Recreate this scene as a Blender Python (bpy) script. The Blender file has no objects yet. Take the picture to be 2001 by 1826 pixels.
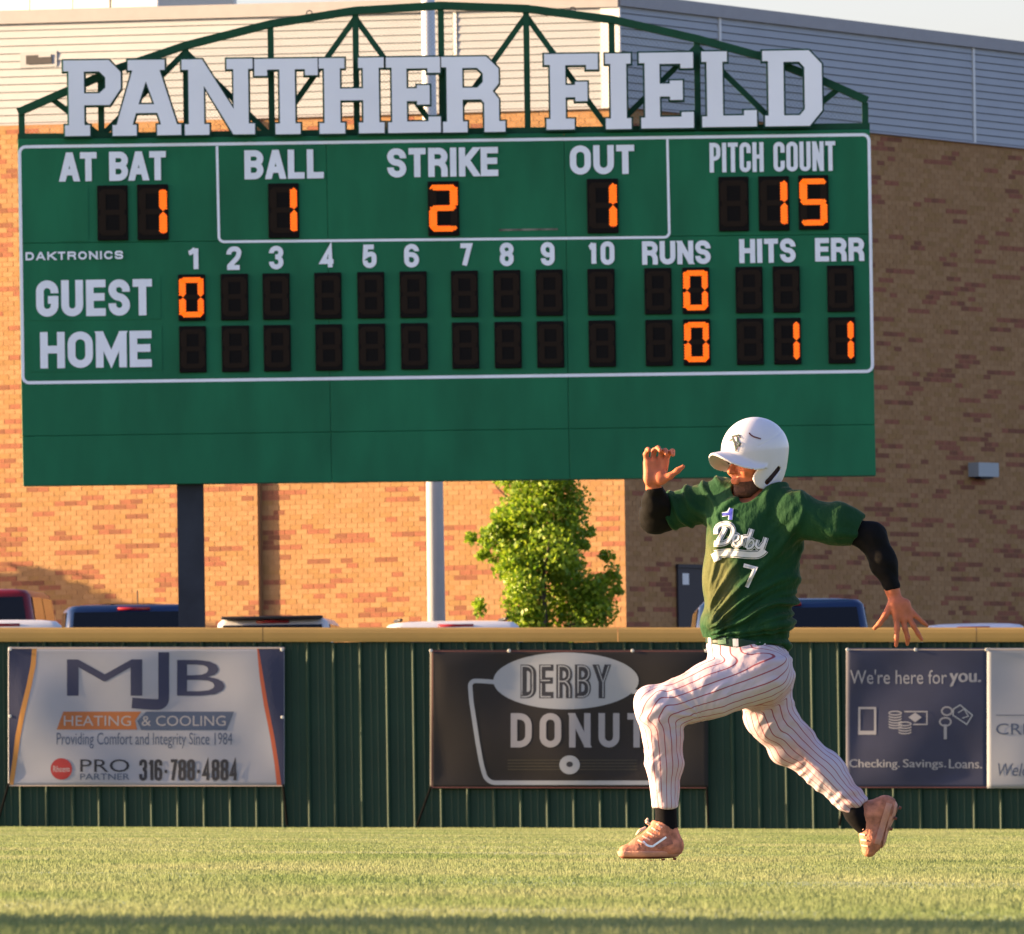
import bpy, bmesh, math, random
import numpy as np
from mathutils import Vector, Matrix
from mathutils.bvhtree import BVHTree

rnd = random.Random(7)
nrg = np.random.default_rng(11)
S = bpy.context.scene
COL = S.collection

# ------------------------------------------------------------------ camera
FPX, W0, H0 = 20000.0, 2001.0, 1826.0
CAM = Vector((0, 0, 0.194))
pitch = math.atan(673 / FPX)
roll = math.radians(0.8)
FW = Vector((0, math.cos(pitch), math.sin(pitch)))
R0 = Vector((1, 0, 0)); U0 = R0.cross(FW)
CR = R0 * math.cos(roll) - U0 * math.sin(roll)
CU = R0 * math.sin(roll) + U0 * math.cos(roll)
cam = bpy.data.cameras.new('camera')
camo = bpy.data.objects.new('camera', cam); COL.objects.link(camo)
camo.matrix_world = Matrix((( CR.x, CU.x, -FW.x, CAM.x), (CR.y, CU.y, -FW.y, CAM.y), (CR.z, CU.z, -FW.z, CAM.z), (0, 0, 0, 1)))
cam.sensor_width = 36; cam.lens = FPX / W0 * 36
cam.clip_start = 1; cam.clip_end = 3000
cam.dof.use_dof = True; cam.dof.focus_distance = 40; cam.dof.aperture_fstop = 34
S.camera = camo

# ------------------------------------------------------------------ light
SUN_EL = math.radians(13.0)
SB = math.radians(5.0)                       # the sun stands a touch behind the scoreboard's plane, far left
sdir = Vector((-math.cos(SB) * math.cos(SUN_EL), math.sin(SB) * math.cos(SUN_EL), math.sin(SUN_EL)))
world = bpy.data.worlds.new('World'); S.world = world; world.use_nodes = True
wn = world.node_tree
sky = wn.nodes.new('ShaderNodeTexSky'); sky.sky_type = 'NISHITA'; sky.sun_disc = False
sky.sun_elevation = SUN_EL; sky.sun_rotation = math.atan2(sdir.x, sdir.y)
sky.air_density = 1.0; sky.dust_density = 2.5; sky.ozone_density = 1.0
tint = wn.nodes.new('ShaderNodeVectorMath'); tint.operation = 'MULTIPLY'; tint.inputs[1].default_value = (1.02, .94, 1.17)   # thin evening haze: less green
wn.links.new(sky.outputs[0], tint.inputs[0]); wn.links.new(tint.outputs[0], wn.nodes['Background'].inputs[0])
wn.nodes['Background'].inputs[1].default_value = 0.083
sl = bpy.data.lights.new('sun', 'SUN'); so = bpy.data.objects.new('sun', sl); COL.objects.link(so)
sl.energy = 5.0; sl.angle = math.radians(0.6); sl.color = (1.0, 0.69, 0.37)
so.rotation_euler = (-sdir).to_track_quat('-Z', 'Y').to_euler()
S.view_settings.view_transform = 'Standard'; S.view_settings.look = 'None'
S.view_settings.exposure = 2.15; S.view_settings.gamma = 1
S.view_settings.use_curve_mapping = False
S.cycles.use_denoising = True
S.cycles.max_bounces = 6

# ------------------------------------------------------------------ helpers
def ray(px, py):
    return FW + CR * ((px - 1000.5) / FPX) - CU * ((py - 913.0) / FPX)
def P(px, py, Y):
    d = ray(px, py); return CAM + d * ((Y - CAM.y) / d.y)
def PP(px, py, p0, n):
    d = ray(px, py); return CAM + d * ((p0 - CAM).dot(n) / d.dot(n))

def tag(o, label=None, cat=None, group=None, kind=None):
    if label: o['label'] = label
    if cat: o['category'] = cat
    if group: o['group'] = group
    if kind: o['kind'] = kind
    return o
def empty(name, loc, label, cat, group=None):
    o = bpy.data.objects.new(name, None); COL.objects.link(o); o.location = loc; o.empty_display_size = .1
    return tag(o, label, cat, group)
def link(name, me, m=None, parent=None, smooth=False):
    o = bpy.data.objects.new(name, me); COL.objects.link(o)
    if m is not None and not me.materials:
        for q in (m if isinstance(m, (list, tuple)) else [m]): me.materials.append(q)
    if parent is not None:
        o.parent = parent
        # everything is written in world coordinates: cancel the parents' translations
        off = Vector((0, 0, 0)); p = parent
        while p is not None:
            off += Vector(p.location); p = p.parent
        o.location = -off
    if smooth: me.shade_smooth()
    return o
def mesh(name, vs, fs, m=None, parent=None, smooth=False):
    me = bpy.data.meshes.new(name); me.from_pydata([tuple(v) for v in vs], [], fs); me.update()
    return link(name, me, m, parent, smooth)

class MB:
    def __init__(s): s.v = []; s.f = []; s.mi = []
    def add(s, vs, fs, mi=0):
        b = len(s.v); s.v += [tuple(v) for v in vs]; s.f += [tuple(b + i for i in f) for f in fs]; s.mi += [mi] * len(fs); return s
    def box(s, c, h, ax=None, mi=0):
        c = Vector(c); X, Y, Z = ax if ax else (Vector((1, 0, 0)), Vector((0, 1, 0)), Vector((0, 0, 1)))
        vs = [c + X * (h[0] * i) + Y * (h[1] * j) + Z * (h[2] * k) for i in (-1, 1) for j in (-1, 1) for k in (-1, 1)]
        return s.add(vs, [(0, 1, 3, 2), (4, 6, 7, 5), (0, 4, 5, 1), (2, 3, 7, 6), (0, 2, 6, 4), (1, 5, 7, 3)], mi)
    def hexa(s, q, q2, mi=0):     # q, q2: two quads, front and back
        return s.add(list(q) + list(q2), [(0, 1, 2, 3), (7, 6, 5, 4), (0, 4, 5, 1), (1, 5, 6, 2), (2, 6, 7, 3), (3, 7, 4, 0)], mi)
    def beam(s, a, b, w, d, up=Vector((0, 1, 0)), mi=0):
        a = Vector(a); b = Vector(b); X = (b - a); L = X.length; X.normalize(); Y = up; Z = X.cross(Y).normalized()
        return s.box((a + b) / 2, (L / 2, d / 2, w / 2), (X, Y, Z), mi)
    def tube(s, a, b, r1, r2, n=12, mi=0, cap=True):
        a = Vector(a); b = Vector(b); d = (b - a).normalized(); u = d.orthogonal().normalized(); w = d.cross(u)
        vs = [a + (u * math.cos(t) + w * math.sin(t)) * r1 for t in [2 * math.pi * i / n for i in range(n)]]
        vs += [b + (u * math.cos(t) + w * math.sin(t)) * r2 for t in [2 * math.pi * i / n for i in range(n)]]
        fs = [(i, (i + 1) % n, n + (i + 1) % n, n + i) for i in range(n)]
        if cap: fs += [tuple(range(n))[::-1], tuple(range(n, 2 * n))]
        return s.add(vs, fs, mi)
    def build(s, name, m=None, parent=None, smooth=False):
        o = mesh(name, s.v, s.f, None, parent, smooth)
        if m is not None:
            for q in (m if isinstance(m, (list, tuple)) else [m]): o.data.materials.append(q)
            if isinstance(m, (list, tuple)): o.data.polygons.foreach_set('material_index', s.mi)
        return o
def bevel(o, w, seg=2):
    bm = bmesh.new(); bm.from_mesh(o.data)
    bmesh.ops.recalc_face_normals(bm, faces=bm.faces)
    bmesh.ops.bevel(bm, geom=bm.edges[:], offset=w, segments=seg, profile=.5, affect='EDGES')
    bm.to_mesh(o.data); bm.free(); return o
def solid(o):
    bm = bmesh.new(); bm.from_mesh(o.data); bmesh.ops.recalc_face_normals(bm, faces=bm.faces); bm.to_mesh(o.data); bm.free(); return o

# ------------------------------------------------------------------ materials
def mat(name, col, rough=.6, metal=0., spec=.4, var=.0, scale=6., bump=0., bscale=40., emit=None, es=0., trans=0., sheen=0., coords='Object', stretch=(1, 1, 1)):
    m = bpy.data.materials.new(name); m.use_nodes = True; nt = m.node_tree; b = nt.nodes['Principled BSDF']
    b.inputs['Base Color'].default_value = (*col, 1); b.inputs['Roughness'].default_value = rough
    b.inputs['Metallic'].default_value = metal; b.inputs['Specular IOR Level'].default_value = spec
    if sheen: b.inputs['Sheen Weight'].default_value = sheen; b.inputs['Sheen Roughness'].default_value = .35; b.inputs['Sheen Tint'].default_value = (1, .82, .5, 1)
    tc = nt.nodes.new('ShaderNodeTexCoord'); mp = nt.nodes.new('ShaderNodeMapping'); mp.inputs['Scale'].default_value = stretch
    nt.links.new(tc.outputs[coords], mp.inputs[0])
    if var:
        n = nt.nodes.new('ShaderNodeTexNoise'); n.inputs['Scale'].default_value = scale; n.inputs['Detail'].default_value = 5
        nt.links.new(mp.outputs[0], n.inputs[0])
        mr = nt.nodes.new('ShaderNodeMapRange'); mr.inputs[1].default_value = .3; mr.inputs[2].default_value = .7
        mr.inputs[3].default_value = 1 - var; mr.inputs[4].default_value = 1 + var
        nt.links.new(n.outputs[0], mr.inputs[0])
        mx = nt.nodes.new('ShaderNodeVectorMath'); mx.operation = 'SCALE'; mx.inputs[0].default_value = col
        nt.links.new(mr.outputs[0], mx.inputs['Scale']); nt.links.new(mx.outputs[0], b.inputs['Base Color'])
    if bump:
        n2 = nt.nodes.new('ShaderNodeTexNoise'); n2.inputs['Scale'].default_value = bscale; n2.inputs['Detail'].default_value = 4
        nt.links.new(mp.outputs[0], n2.inputs[0]); bp = nt.nodes.new('ShaderNodeBump')
        bp.inputs['Strength'].default_value = 1; bp.inputs['Distance'].default_value = bump
        nt.links.new(n2.outputs[0], bp.inputs['Height']); nt.links.new(bp.outputs[0], b.inputs['Normal'])
    if emit:
        b.inputs['Emission Color'].default_value = (*emit, 1); b.inputs['Emission Strength'].default_value = es
    return m
M = {}
M['board'] = mat('painted_green_metal', (.0085, .125, .058), .6, spec=.2, var=.16, scale=1.6, stretch=(1.5, 1, .5), bump=.003, bscale=2.)
M['truss'] = mat('dark_green_paint', (.008, .062, .030), .6, spec=.2, var=.1)
M['outline'] = mat('letter_backing_green', (.005, .05, .034), .6, spec=.2)
M['face'] = mat('letter_white', (.74, .79, .86), .6, spec=.2, var=.05, scale=.8)
M['vinyl'] = mat('vinyl_white', (.72, .78, .86), .6, spec=.2, var=.05, scale=3)
M['module'] = mat('digit_black', (.0075, .0068, .0065), .8, spec=.08)
M['seg_off'] = mat('segment_unlit', (.018, .0125, .009), .8, spec=.08)
M['led'] = mat('led_amber', (.3, .06, .0), .5, emit=(1.0, .165, .004), es=.36)
M['led_glow'] = mat('led_amber_deep', (.2, .03, .0), .5, emit=(1.0, .05, .001), es=.11)
M['column'] = mat('column_grey_blue', (.026, .032, .042), .6, spec=.2, var=.2, scale=3)
M['tan1'] = mat('brick_tan', (.30, .160, .060), .85, var=.10, scale=9, bump=.004, bscale=60)
M['tan2'] = mat('brick_sand', (.33, .181, .072), .85, var=.10, scale=9, bump=.004, bscale=60)
M['tan3'] = mat('brick_ochre', (.28, .151, .049), .85, var=.10, scale=9, bump=.004, bscale=60)
M['red1'] = mat('brick_red', (.25, .088, .042), .85, var=.12, scale=9, bump=.004, bscale=60)
M['red2'] = mat('brick_brown', (.19, .07, .032), .85, var=.12, scale=9, bump=.004, bscale=60)
M['mortar'] = mat('mortar', (.30, .16, .068), .95, var=.1, scale=12)
M['siding'] = mat('metal_siding', (.285, .305, .32), .5, var=.04, scale=1.5)
M['coping'] = mat('coping_metal', (.26, .255, .255), .5, var=.04)
M['groove'] = mat('siding_groove', (.17, .19, .20), .7)
M['whitepaint'] = mat('white_panel', (.62, .62, .58), .5, var=.03)
M['greypaint'] = mat('grey_box_paint', (.3, .33, .33), .5)
M['dark'] = mat('dark_opening', (.02, .02, .025), .7)
M['door'] = mat('door_brown', (.028, .023, .024), .6)
M['fence'] = mat('fence_green_metal', (.0075, .029, .0185), .5, spec=.2, var=.12, scale=2)
M['cap'] = mat('fence_cap_yellow', (.26, .168, .045), .5, var=.06, scale=2.0)
M['pole'] = mat('pole_galvanised', (.50, .53, .56), .45, var=.06, scale=2)
M['asphalt'] = mat('asphalt', (.05, .05, .05), .9, var=.2, scale=3)
M['rope'] = mat('black_cord', (.004, .004, .004), .9, spec=.05)
M['grommet'] = mat('grommet_metal', (.5, .5, .48), .4)
M['bark'] = mat('bark', (.09, .07, .05), .9, var=.3, scale=12)
M['glass'] = mat('car_glass', (.004, .005, .008), .12, spec=.22)
M['tyre'] = mat('tyre_rubber', (.015, .015, .015), .9)
M['rim'] = mat('wheel_rim', (.4, .4, .42), .3, metal=.8)
M['taillight'] = mat('tail_light_red', (.25, .006, .01), .2, spec=.6)
M['blackplastic'] = mat('black_plastic', (.012, .012, .012), .5)
M['skin'] = mat('skin', (.44, .125, .058), .6, var=.14, scale=30, spec=.25)
M['beard'] = mat('beard_brown', (.055, .020, .009), .85, var=.3, scale=90)
M['helmet'] = mat('helmet_white', (.56, .54, .56), .28, spec=.5, var=.03, scale=12)
M['pad'] = mat('helmet_padding', (.03, .015, .015), .9)
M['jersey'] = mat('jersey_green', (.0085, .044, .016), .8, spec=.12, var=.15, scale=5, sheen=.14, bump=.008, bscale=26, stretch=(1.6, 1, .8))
def tone_patch(m, c, rad, col, amt):
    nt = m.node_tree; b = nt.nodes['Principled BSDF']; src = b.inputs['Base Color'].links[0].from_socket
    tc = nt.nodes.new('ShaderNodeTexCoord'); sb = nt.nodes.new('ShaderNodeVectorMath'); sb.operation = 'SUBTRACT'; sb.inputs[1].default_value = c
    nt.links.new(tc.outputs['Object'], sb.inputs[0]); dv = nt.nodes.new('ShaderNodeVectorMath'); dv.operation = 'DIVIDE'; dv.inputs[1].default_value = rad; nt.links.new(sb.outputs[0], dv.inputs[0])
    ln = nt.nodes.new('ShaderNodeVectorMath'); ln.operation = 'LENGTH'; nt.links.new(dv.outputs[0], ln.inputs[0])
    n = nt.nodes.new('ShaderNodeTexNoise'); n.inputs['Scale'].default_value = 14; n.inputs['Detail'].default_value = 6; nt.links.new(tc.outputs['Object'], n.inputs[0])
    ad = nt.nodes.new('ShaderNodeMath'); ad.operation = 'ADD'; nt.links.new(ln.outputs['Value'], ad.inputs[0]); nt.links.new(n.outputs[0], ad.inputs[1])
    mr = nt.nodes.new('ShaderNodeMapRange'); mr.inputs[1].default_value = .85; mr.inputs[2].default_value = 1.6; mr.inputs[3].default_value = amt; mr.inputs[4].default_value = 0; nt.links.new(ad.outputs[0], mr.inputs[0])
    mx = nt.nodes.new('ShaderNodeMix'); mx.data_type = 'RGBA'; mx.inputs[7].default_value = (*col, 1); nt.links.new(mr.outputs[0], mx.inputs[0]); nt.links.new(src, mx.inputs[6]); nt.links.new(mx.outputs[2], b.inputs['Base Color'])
tone_patch(M['jersey'], P(1398, 1130, 39.93), (.10, .25, .20), (.17, .135, .05), .42)      # sunlit brightness painted in as a tan, clay-like tone on the shirt front
M['undersleeve'] = mat('undersleeve_black', (.004, .0035, .0035), .8, spec=.1)
M['sock'] = mat('sock_black', (.005, .0045, .0055), .9, spec=.1)
M['belt'] = mat('belt_green', (.005, .026, .015), .4, spec=.3)
M['print_w'] = mat('print_white', (.6, .6, .62), .6, spec=.2)
M['print_g'] = mat('print_dark_green', (.02, .06, .04), .6)
M['print_b'] = mat('print_blue', (.02, .03, .32), .5)
M['print_m'] = mat('print_maroon', (.12, .03, .03), .5)
M['shoe'] = mat('shoe_salmon', (.42, .165, .10), .75, var=.38, scale=34, bump=.003, bscale=150, spec=.2)
M['shoe2'] = mat('shoe_pale_salmon', (.50, .24, .165), .65, spec=.2, var=.15, scale=30)
M['shoe_dark'] = mat('shoe_mauve', (.26, .115, .085), .8, var=.3, scale=60, spec=.15)
M['sole'] = mat('sole_rust', (.16, .04, .02), .6, var=.2, scale=30)
M['lace'] = mat('lace_peach', (.75, .45, .33), .7)

def attr_stripes():
    m = mat('pinstripe_cloth', (.6, .55, .57), .8, spec=.15, bump=.005, bscale=24)
    nt = m.node_tree; b = nt.nodes['Principled BSDF']
    a = nt.nodes.new('ShaderNodeAttribute'); a.attribute_name = 'wrap'
    sx = nt.nodes.new('ShaderNodeSeparateXYZ'); nt.links.new(a.outputs['Vector'], sx.inputs[0])
    at = nt.nodes.new('ShaderNodeMath'); at.operation = 'ARCTAN2'; nt.links.new(sx.outputs[0], at.inputs[0]); nt.links.new(sx.outputs[1], at.inputs[1])
    mu = nt.nodes.new('ShaderNodeMath'); mu.operation = 'MULTIPLY_ADD'; nt.links.new(at.outputs[0], mu.inputs[0])
    mu.inputs[1].default_value = 20 / (2 * math.pi); mu.inputs[2].default_value = 50.2
    fr = nt.nodes.new('ShaderNodeMath'); fr.operation = 'FRACT'; nt.links.new(mu.outputs[0], fr.inputs[0])
    sb = nt.nodes.new('ShaderNodeMath'); sb.operation = 'SUBTRACT'; nt.links.new(fr.outputs[0], sb.inputs[0]); sb.inputs[1].default_value = .5
    ab = nt.nodes.new('ShaderNodeMath'); ab.operation = 'ABSOLUTE'; nt.links.new(sb.outputs[0], ab.inputs[0])
    mr = nt.nodes.new('ShaderNodeMapRange'); nt.links.new(ab.outputs[0], mr.inputs[0])
    mr.inputs[1].default_value = .04; mr.inputs[2].default_value = .09; mr.inputs[3].default_value = .95; mr.inputs[4].default_value = 0
    # clay dust on shins and seat
    tc = nt.nodes.new('ShaderNodeTexCoord'); n = nt.nodes.new('ShaderNodeTexNoise'); n.inputs['Scale'].default_value = 5.5; n.inputs['Detail'].default_value = 6
    nt.links.new(tc.outputs['Object'], n.inputs[0])
    cr = nt.nodes.new('ShaderNodeMapRange'); cr.inputs[1].default_value = .42; cr.inputs[2].default_value = .68; cr.inputs[3].default_value = 0.05; cr.inputs[4].default_value = .75
    nt.links.new(n.outputs[0], cr.inputs[0])
    m1 = nt.nodes.new('ShaderNodeMix'); m1.data_type = 'RGBA'; m1.inputs[6].default_value = (.45, .40, .465, 1); m1.inputs[7].default_value = (.45, .28, .27, 1)
    nt.links.new(cr.outputs[0], m1.inputs[0])
    m2 = nt.nodes.new('ShaderNodeMix'); m2.data_type = 'RGBA'; m2.inputs[7].default_value = (.24, .045, .06, 1)
    nt.links.new(mr.outputs[0], m2.inputs[0]); nt.links.new(m1.outputs[2], m2.inputs[6]); nt.links.new(m2.outputs[2], b.inputs['Base Color'])
    return m
M['pants'] = attr_stripes()

def leaf_mat(name, c1, c2, tr=.45):
    m = bpy.data.materials.new(name); m.use_nodes = True; nt = m.node_tree; b = nt.nodes['Principled BSDF']; b.inputs['Roughness'].default_value = .5
    g = nt.nodes.new('ShaderNodeNewGeometry'); mx = nt.nodes.new('ShaderNodeMix'); mx.data_type = 'RGBA'
    mx.inputs[6].default_value = (*c1, 1); mx.inputs[7].default_value = (*c2, 1); nt.links.new(g.outputs['Random Per Island'], mx.inputs[0])
    nt.links.new(mx.outputs[2], b.inputs['Base Color'])
    t = nt.nodes.new('ShaderNodeBsdfTranslucent'); nt.links.new(mx.outputs[2], t.inputs[0])
    ms = nt.nodes.new('ShaderNodeMixShader'); ms.inputs[0].default_value = tr
    nt.links.new(b.outputs[0], ms.inputs[1]); nt.links.new(t.outputs[0], ms.inputs[2]); nt.links.new(ms.outputs[0], nt.nodes['Material Output'].inputs[0])
    return m
M['leaf'] = leaf_mat('maple_leaf', (.12, .25, .012), (.31, .40, .025), .45)
M['shrubleaf'] = leaf_mat('shrub_leaf', (.05, .09, .02), (.08, .12, .03), .3)

def grass_mat(name, blades):
    m = bpy.data.materials.new(name); m.use_nodes = True; nt = m.node_tree; b = nt.nodes['Principled BSDF']
    b.inputs['Roughness'].default_value = .7; b.inputs['Specular IOR Level'].default_value = .2
    tc = nt.nodes.new('ShaderNodeTexCoord'); mp = nt.nodes.new('ShaderNodeMapping'); mp.inputs['Scale'].default_value = (.45, .14, 1)
    nt.links.new(tc.outputs['Object'], mp.inputs[0])
    n = nt.nodes.new('ShaderNodeTexNoise'); n.inputs['Scale'].default_value = 1.4; n.inputs['Detail'].default_value = 6; nt.links.new(mp.outputs[0], n.inputs[0])
    r = nt.nodes.new('ShaderNodeMapRange'); r.inputs[1].default_value = .35; r.inputs[2].default_value = .65; nt.links.new(n.outputs[0], r.inputs[0])
    mx = nt.nodes.new('ShaderNodeMix'); mx.data_type = 'RGBA'
    mx.inputs[6].default_value = (.145, .20, .07, 1); mx.inputs[7].default_value = (.24, .265, .125, 1)
    nt.links.new(r.outputs[0], mx.inputs[0])
    last = mx.outputs[2]
    if blades:
        g = nt.nodes.new('ShaderNodeNewGeometry'); mr = nt.nodes.new('ShaderNodeMapRange'); mr.inputs[3].default_value = .9; mr.inputs[4].default_value = 1.1
        nt.links.new(g.outputs['Random Per Island'], mr.inputs[0])
        sc = nt.nodes.new('ShaderNodeVectorMath'); sc.operation = 'SCALE'; nt.links.new(last, sc.inputs[0]); nt.links.new(mr.outputs[0], sc.inputs['Scale']); last = sc.outputs[0]
        t = nt.nodes.new('ShaderNodeBsdfTranslucent'); nt.links.new(last, t.inputs[0])
        ms = nt.nodes.new('ShaderNodeMixShader'); ms.inputs[0].default_value = .45
        nt.links.new(b.outputs[0], ms.inputs[1]); nt.links.new(t.outputs[0], ms.inputs[2]); nt.links.new(ms.outputs[0], nt.nodes['Material Output'].inputs[0])
    nt.links.new(last, b.inputs['Base Color'])
    return m
M['turf'] = grass_mat('turf', False); M['blade'] = grass_mat('grass_blade', True)

# ------------------------------------------------------------------ 2-D lettering
def rounded(pts, closed=False, rmax=1e9, n=5):
    out = []; N = len(pts)
    for i, p in enumerate(pts):
        if len(p) > 2 and p[2] and (closed or 0 < i < N - 1):
            a = Vector(pts[i - 1][:2]); b = Vector(p[:2]); c = Vector(pts[(i + 1) % N][:2])
            def room(q, j):
                L = (q - b).length; return L * (.5 if len(pts[j]) > 2 and pts[j][2] else .98)
            d = min(room(a, i - 1), room(c, (i + 1) % N), rmax)
            p1 = b + (a - b).normalized() * d; p2 = b + (c - b).normalized() * d
            for k in range(n + 1):
                t = k / n; w = 1 - t
                # conic, close to a circle arc
                ww = .72; q = (p1 * w * w + b * 2 * w * t * ww + p2 * t * t) / (w * w + 2 * w * t * ww + t * t)
                out.append(q)
        else: out.append(Vector(p[:2]))
    return out
def ribbon(pts, t, closed=False, cross=1):
    """quads along a polyline, mitred"""
    pts = [Vector(p) for p in pts]
    q = [pts[0]]
    for p in pts[1:]:
        if (p - q[-1]).length > 1e-6: q.append(p)
    pts = q
    if closed and (pts[0] - pts[-1]).length < 1e-6: pts.pop()
    N = len(pts); L = []
    for i in range(N):
        a = pts[i - 1] if (closed or i > 0) else None; b = pts[(i + 1) % N] if (closed or i < N - 1) else None
        d1 = (pts[i] - a).normalized() if a is not None else None; d2 = (b - pts[i]).normalized() if b is not None else None
        if d1 is None: d1 = d2
        if d2 is None: d2 = d1
        n1 = Vector((-d1.y, d1.x)); n2 = Vector((-d2.y, d2.x)); m = (n1 + n2)
        m = m.normalized() if m.length > 1e-3 else n1
        k = min(1 / max(m.dot(n1), .3), 2.6)
        L.append((pts[i], m * k))
    vs = []; fs = []
    for p, m in L:
        for c in range(cross + 1): vs.append(p + m * (t * (c / cross - .5)))
    C = cross + 1
    for i in range(N if closed else N - 1):
        j = (i + 1) % N
        for c in range(cross): fs.append((i * C + c, j * C + c, j * C + c + 1, i * C + c + 1))
    return vs, fs
G = {  # condensed grotesque: relative width, strokes (x, y, round)
 'A': (1.0, [[(0, 0), (.44, 1)], [(.56, 1), (1, 0)], [(.2, .27), (.8, .27)]]),
 'B': (.95, [[(0, 0), (0, 1), (1, 1, 1), (1, .53, 1), (0, .53)], [(.3, .53), (1, .53, 1), (1, 0, 1), (0, 0)]]),
 'C': (.95, [[(1, .66), (1, 1, 1), (0, 1, 1), (0, 0, 1), (1, 0, 1), (1, .34)]]),
 'D': (.95, [[(0, 0), (0, 1), (1, 1, 1), (1, 0, 1), (0, 0)]]),
 'E': (.8, [[(1, 1), (0, 1), (0, 0), (1, 0)], [(0, .53), (.92, .53)]]),
 'F': (.8, [[(1, 1), (0, 1), (0, 0)], [(0, .53), (.92, .53)]]),
 'G': (.98, [[(1, .68), (1, 1, 1), (0, 1, 1), (0, 0, 1), (1, 0, 1), (1, .45), (.55, .45)]]),
 'H': (.95, [[(0, 0), (0, 1)], [(1, 0), (1, 1)], [(0, .52), (1, .52)]]),
 'I': (.0, [[(.5, 0), (.5, 1)]]),
 'J': (.8, [[(1, 1), (1, 0, 1), (0, 0, 1), (0, .3)]]),
 'K': (.95, [[(0, 0), (0, 1)], [(.05, .38), (.95, 1)], [(.35, .56), (1, 0)]]),
 'L': (.78, [[(0, 1), (0, 0), (1, 0)]]),
 'M': (1.3, [[(0, 0), (0, 1)], [(1, 0), (1, 1)], [(.04, 1), (.5, .16), (.96, 1)]]),
 'N': (.98, [[(0, 0), (0, 1)], [(1, 0), (1, 1)], [(.04, 1), (.96, 0)]]),
 'O': (.98, [[(.5, 1), (0, 1, 1), (0, 0, 1), (1, 0, 1), (1, 1, 1), (.5, 1)]]),
 'P': (.9, [[(0, 0), (0, 1), (1, 1, 1), (1, .46, 1), (0, .46)]]),
 'R': (.95, [[(0, 0), (0, 1), (1, 1, 1), (1, .5, 1), (0, .5)], [(.55, .5), (1, .42, 1), (1, 0)]]),
 'S': (.92, [[(1, .7), (1, 1, 1), (0, 1, 1), (0, .56, 1), (1, .47, 1), (1, 0, 1), (0, 0, 1), (0, .3)]]),
 'T': (.78, [[(0, 1), (1, 1)], [(.5, 1), (.5, 0)]]),
 'U': (.95, [[(0, 1), (0, 0, 1), (1, 0, 1), (1, 1)]]),
 'V': (1.0, [[(0, 1), (.5, 0), (1, 1)]]),
 'Y': (1.0, [[(0, 1), (.5, .45), (1, 1)], [(.5, .45), (.5, 0)]]),
 '0': (.85, [[(.5, 1), (0, 1, 1), (0, 0, 1), (1, 0, 1), (1, 1, 1), (.5, 1)]]),
 '1': (.38, [[(-.1, .8), (.55, .86, 1), (.9, 1.04)], [(1, 1.05), (1, -.06)]]),
 '2': (.85, [[(0, .7), (0, 1, 1), (1, 1, 1), (1, .6, 1), (.05, .08), (.05, 0), (1.06, 0)]]),
 '3': (.85, [[(0, .74), (0, 1, 1), (1, 1, 1), (1, .54, 1), (.4, .54)], [(.4, .54), (1, .54, 1), (1, 0, 1), (0, 0, 1), (0, .28)]]),
 '4': (.95, [[(.75, -.06), (.75, 1), (0, .25), (1.08, .25)]]),
 '5': (.85, [[(.98, 1), (.08, 1), (.02, .5), (.35, .62, 1), (1, .62, 1), (1, 0, 1), (0, 0, 1), (0, .28)]]),
 '6': (.85, [[(1, .74), (1, 1, 1), (0, 1, 1), (0, 0, 1), (1, 0, 1), (1, .56, 1), (0, .56)]]),
 '7': (.85, [[(-.03, 1), (1, 1), (.4, -.06)]]),
 '8': (.85, [[(.5, 1), (0, 1, 1), (0, .54, 1), (1, .54, 1), (1, 1, 1), (.5, 1)], [(.5, .54), (0, .54, 1), (0, 0, 1), (1, 0, 1), (1, .54, 1), (.5, .54)]]),
 '9': (.85, [[(0, .26), (0, 0, 1), (1, 0, 1), (1, 1, 1), (0, 1, 1), (0, .44, 1), (1, .44)]]),
 '-': (.35, [[(-.2, .42), (1.2, .42)]]),
 ' ': (.32, []),
}
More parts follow.
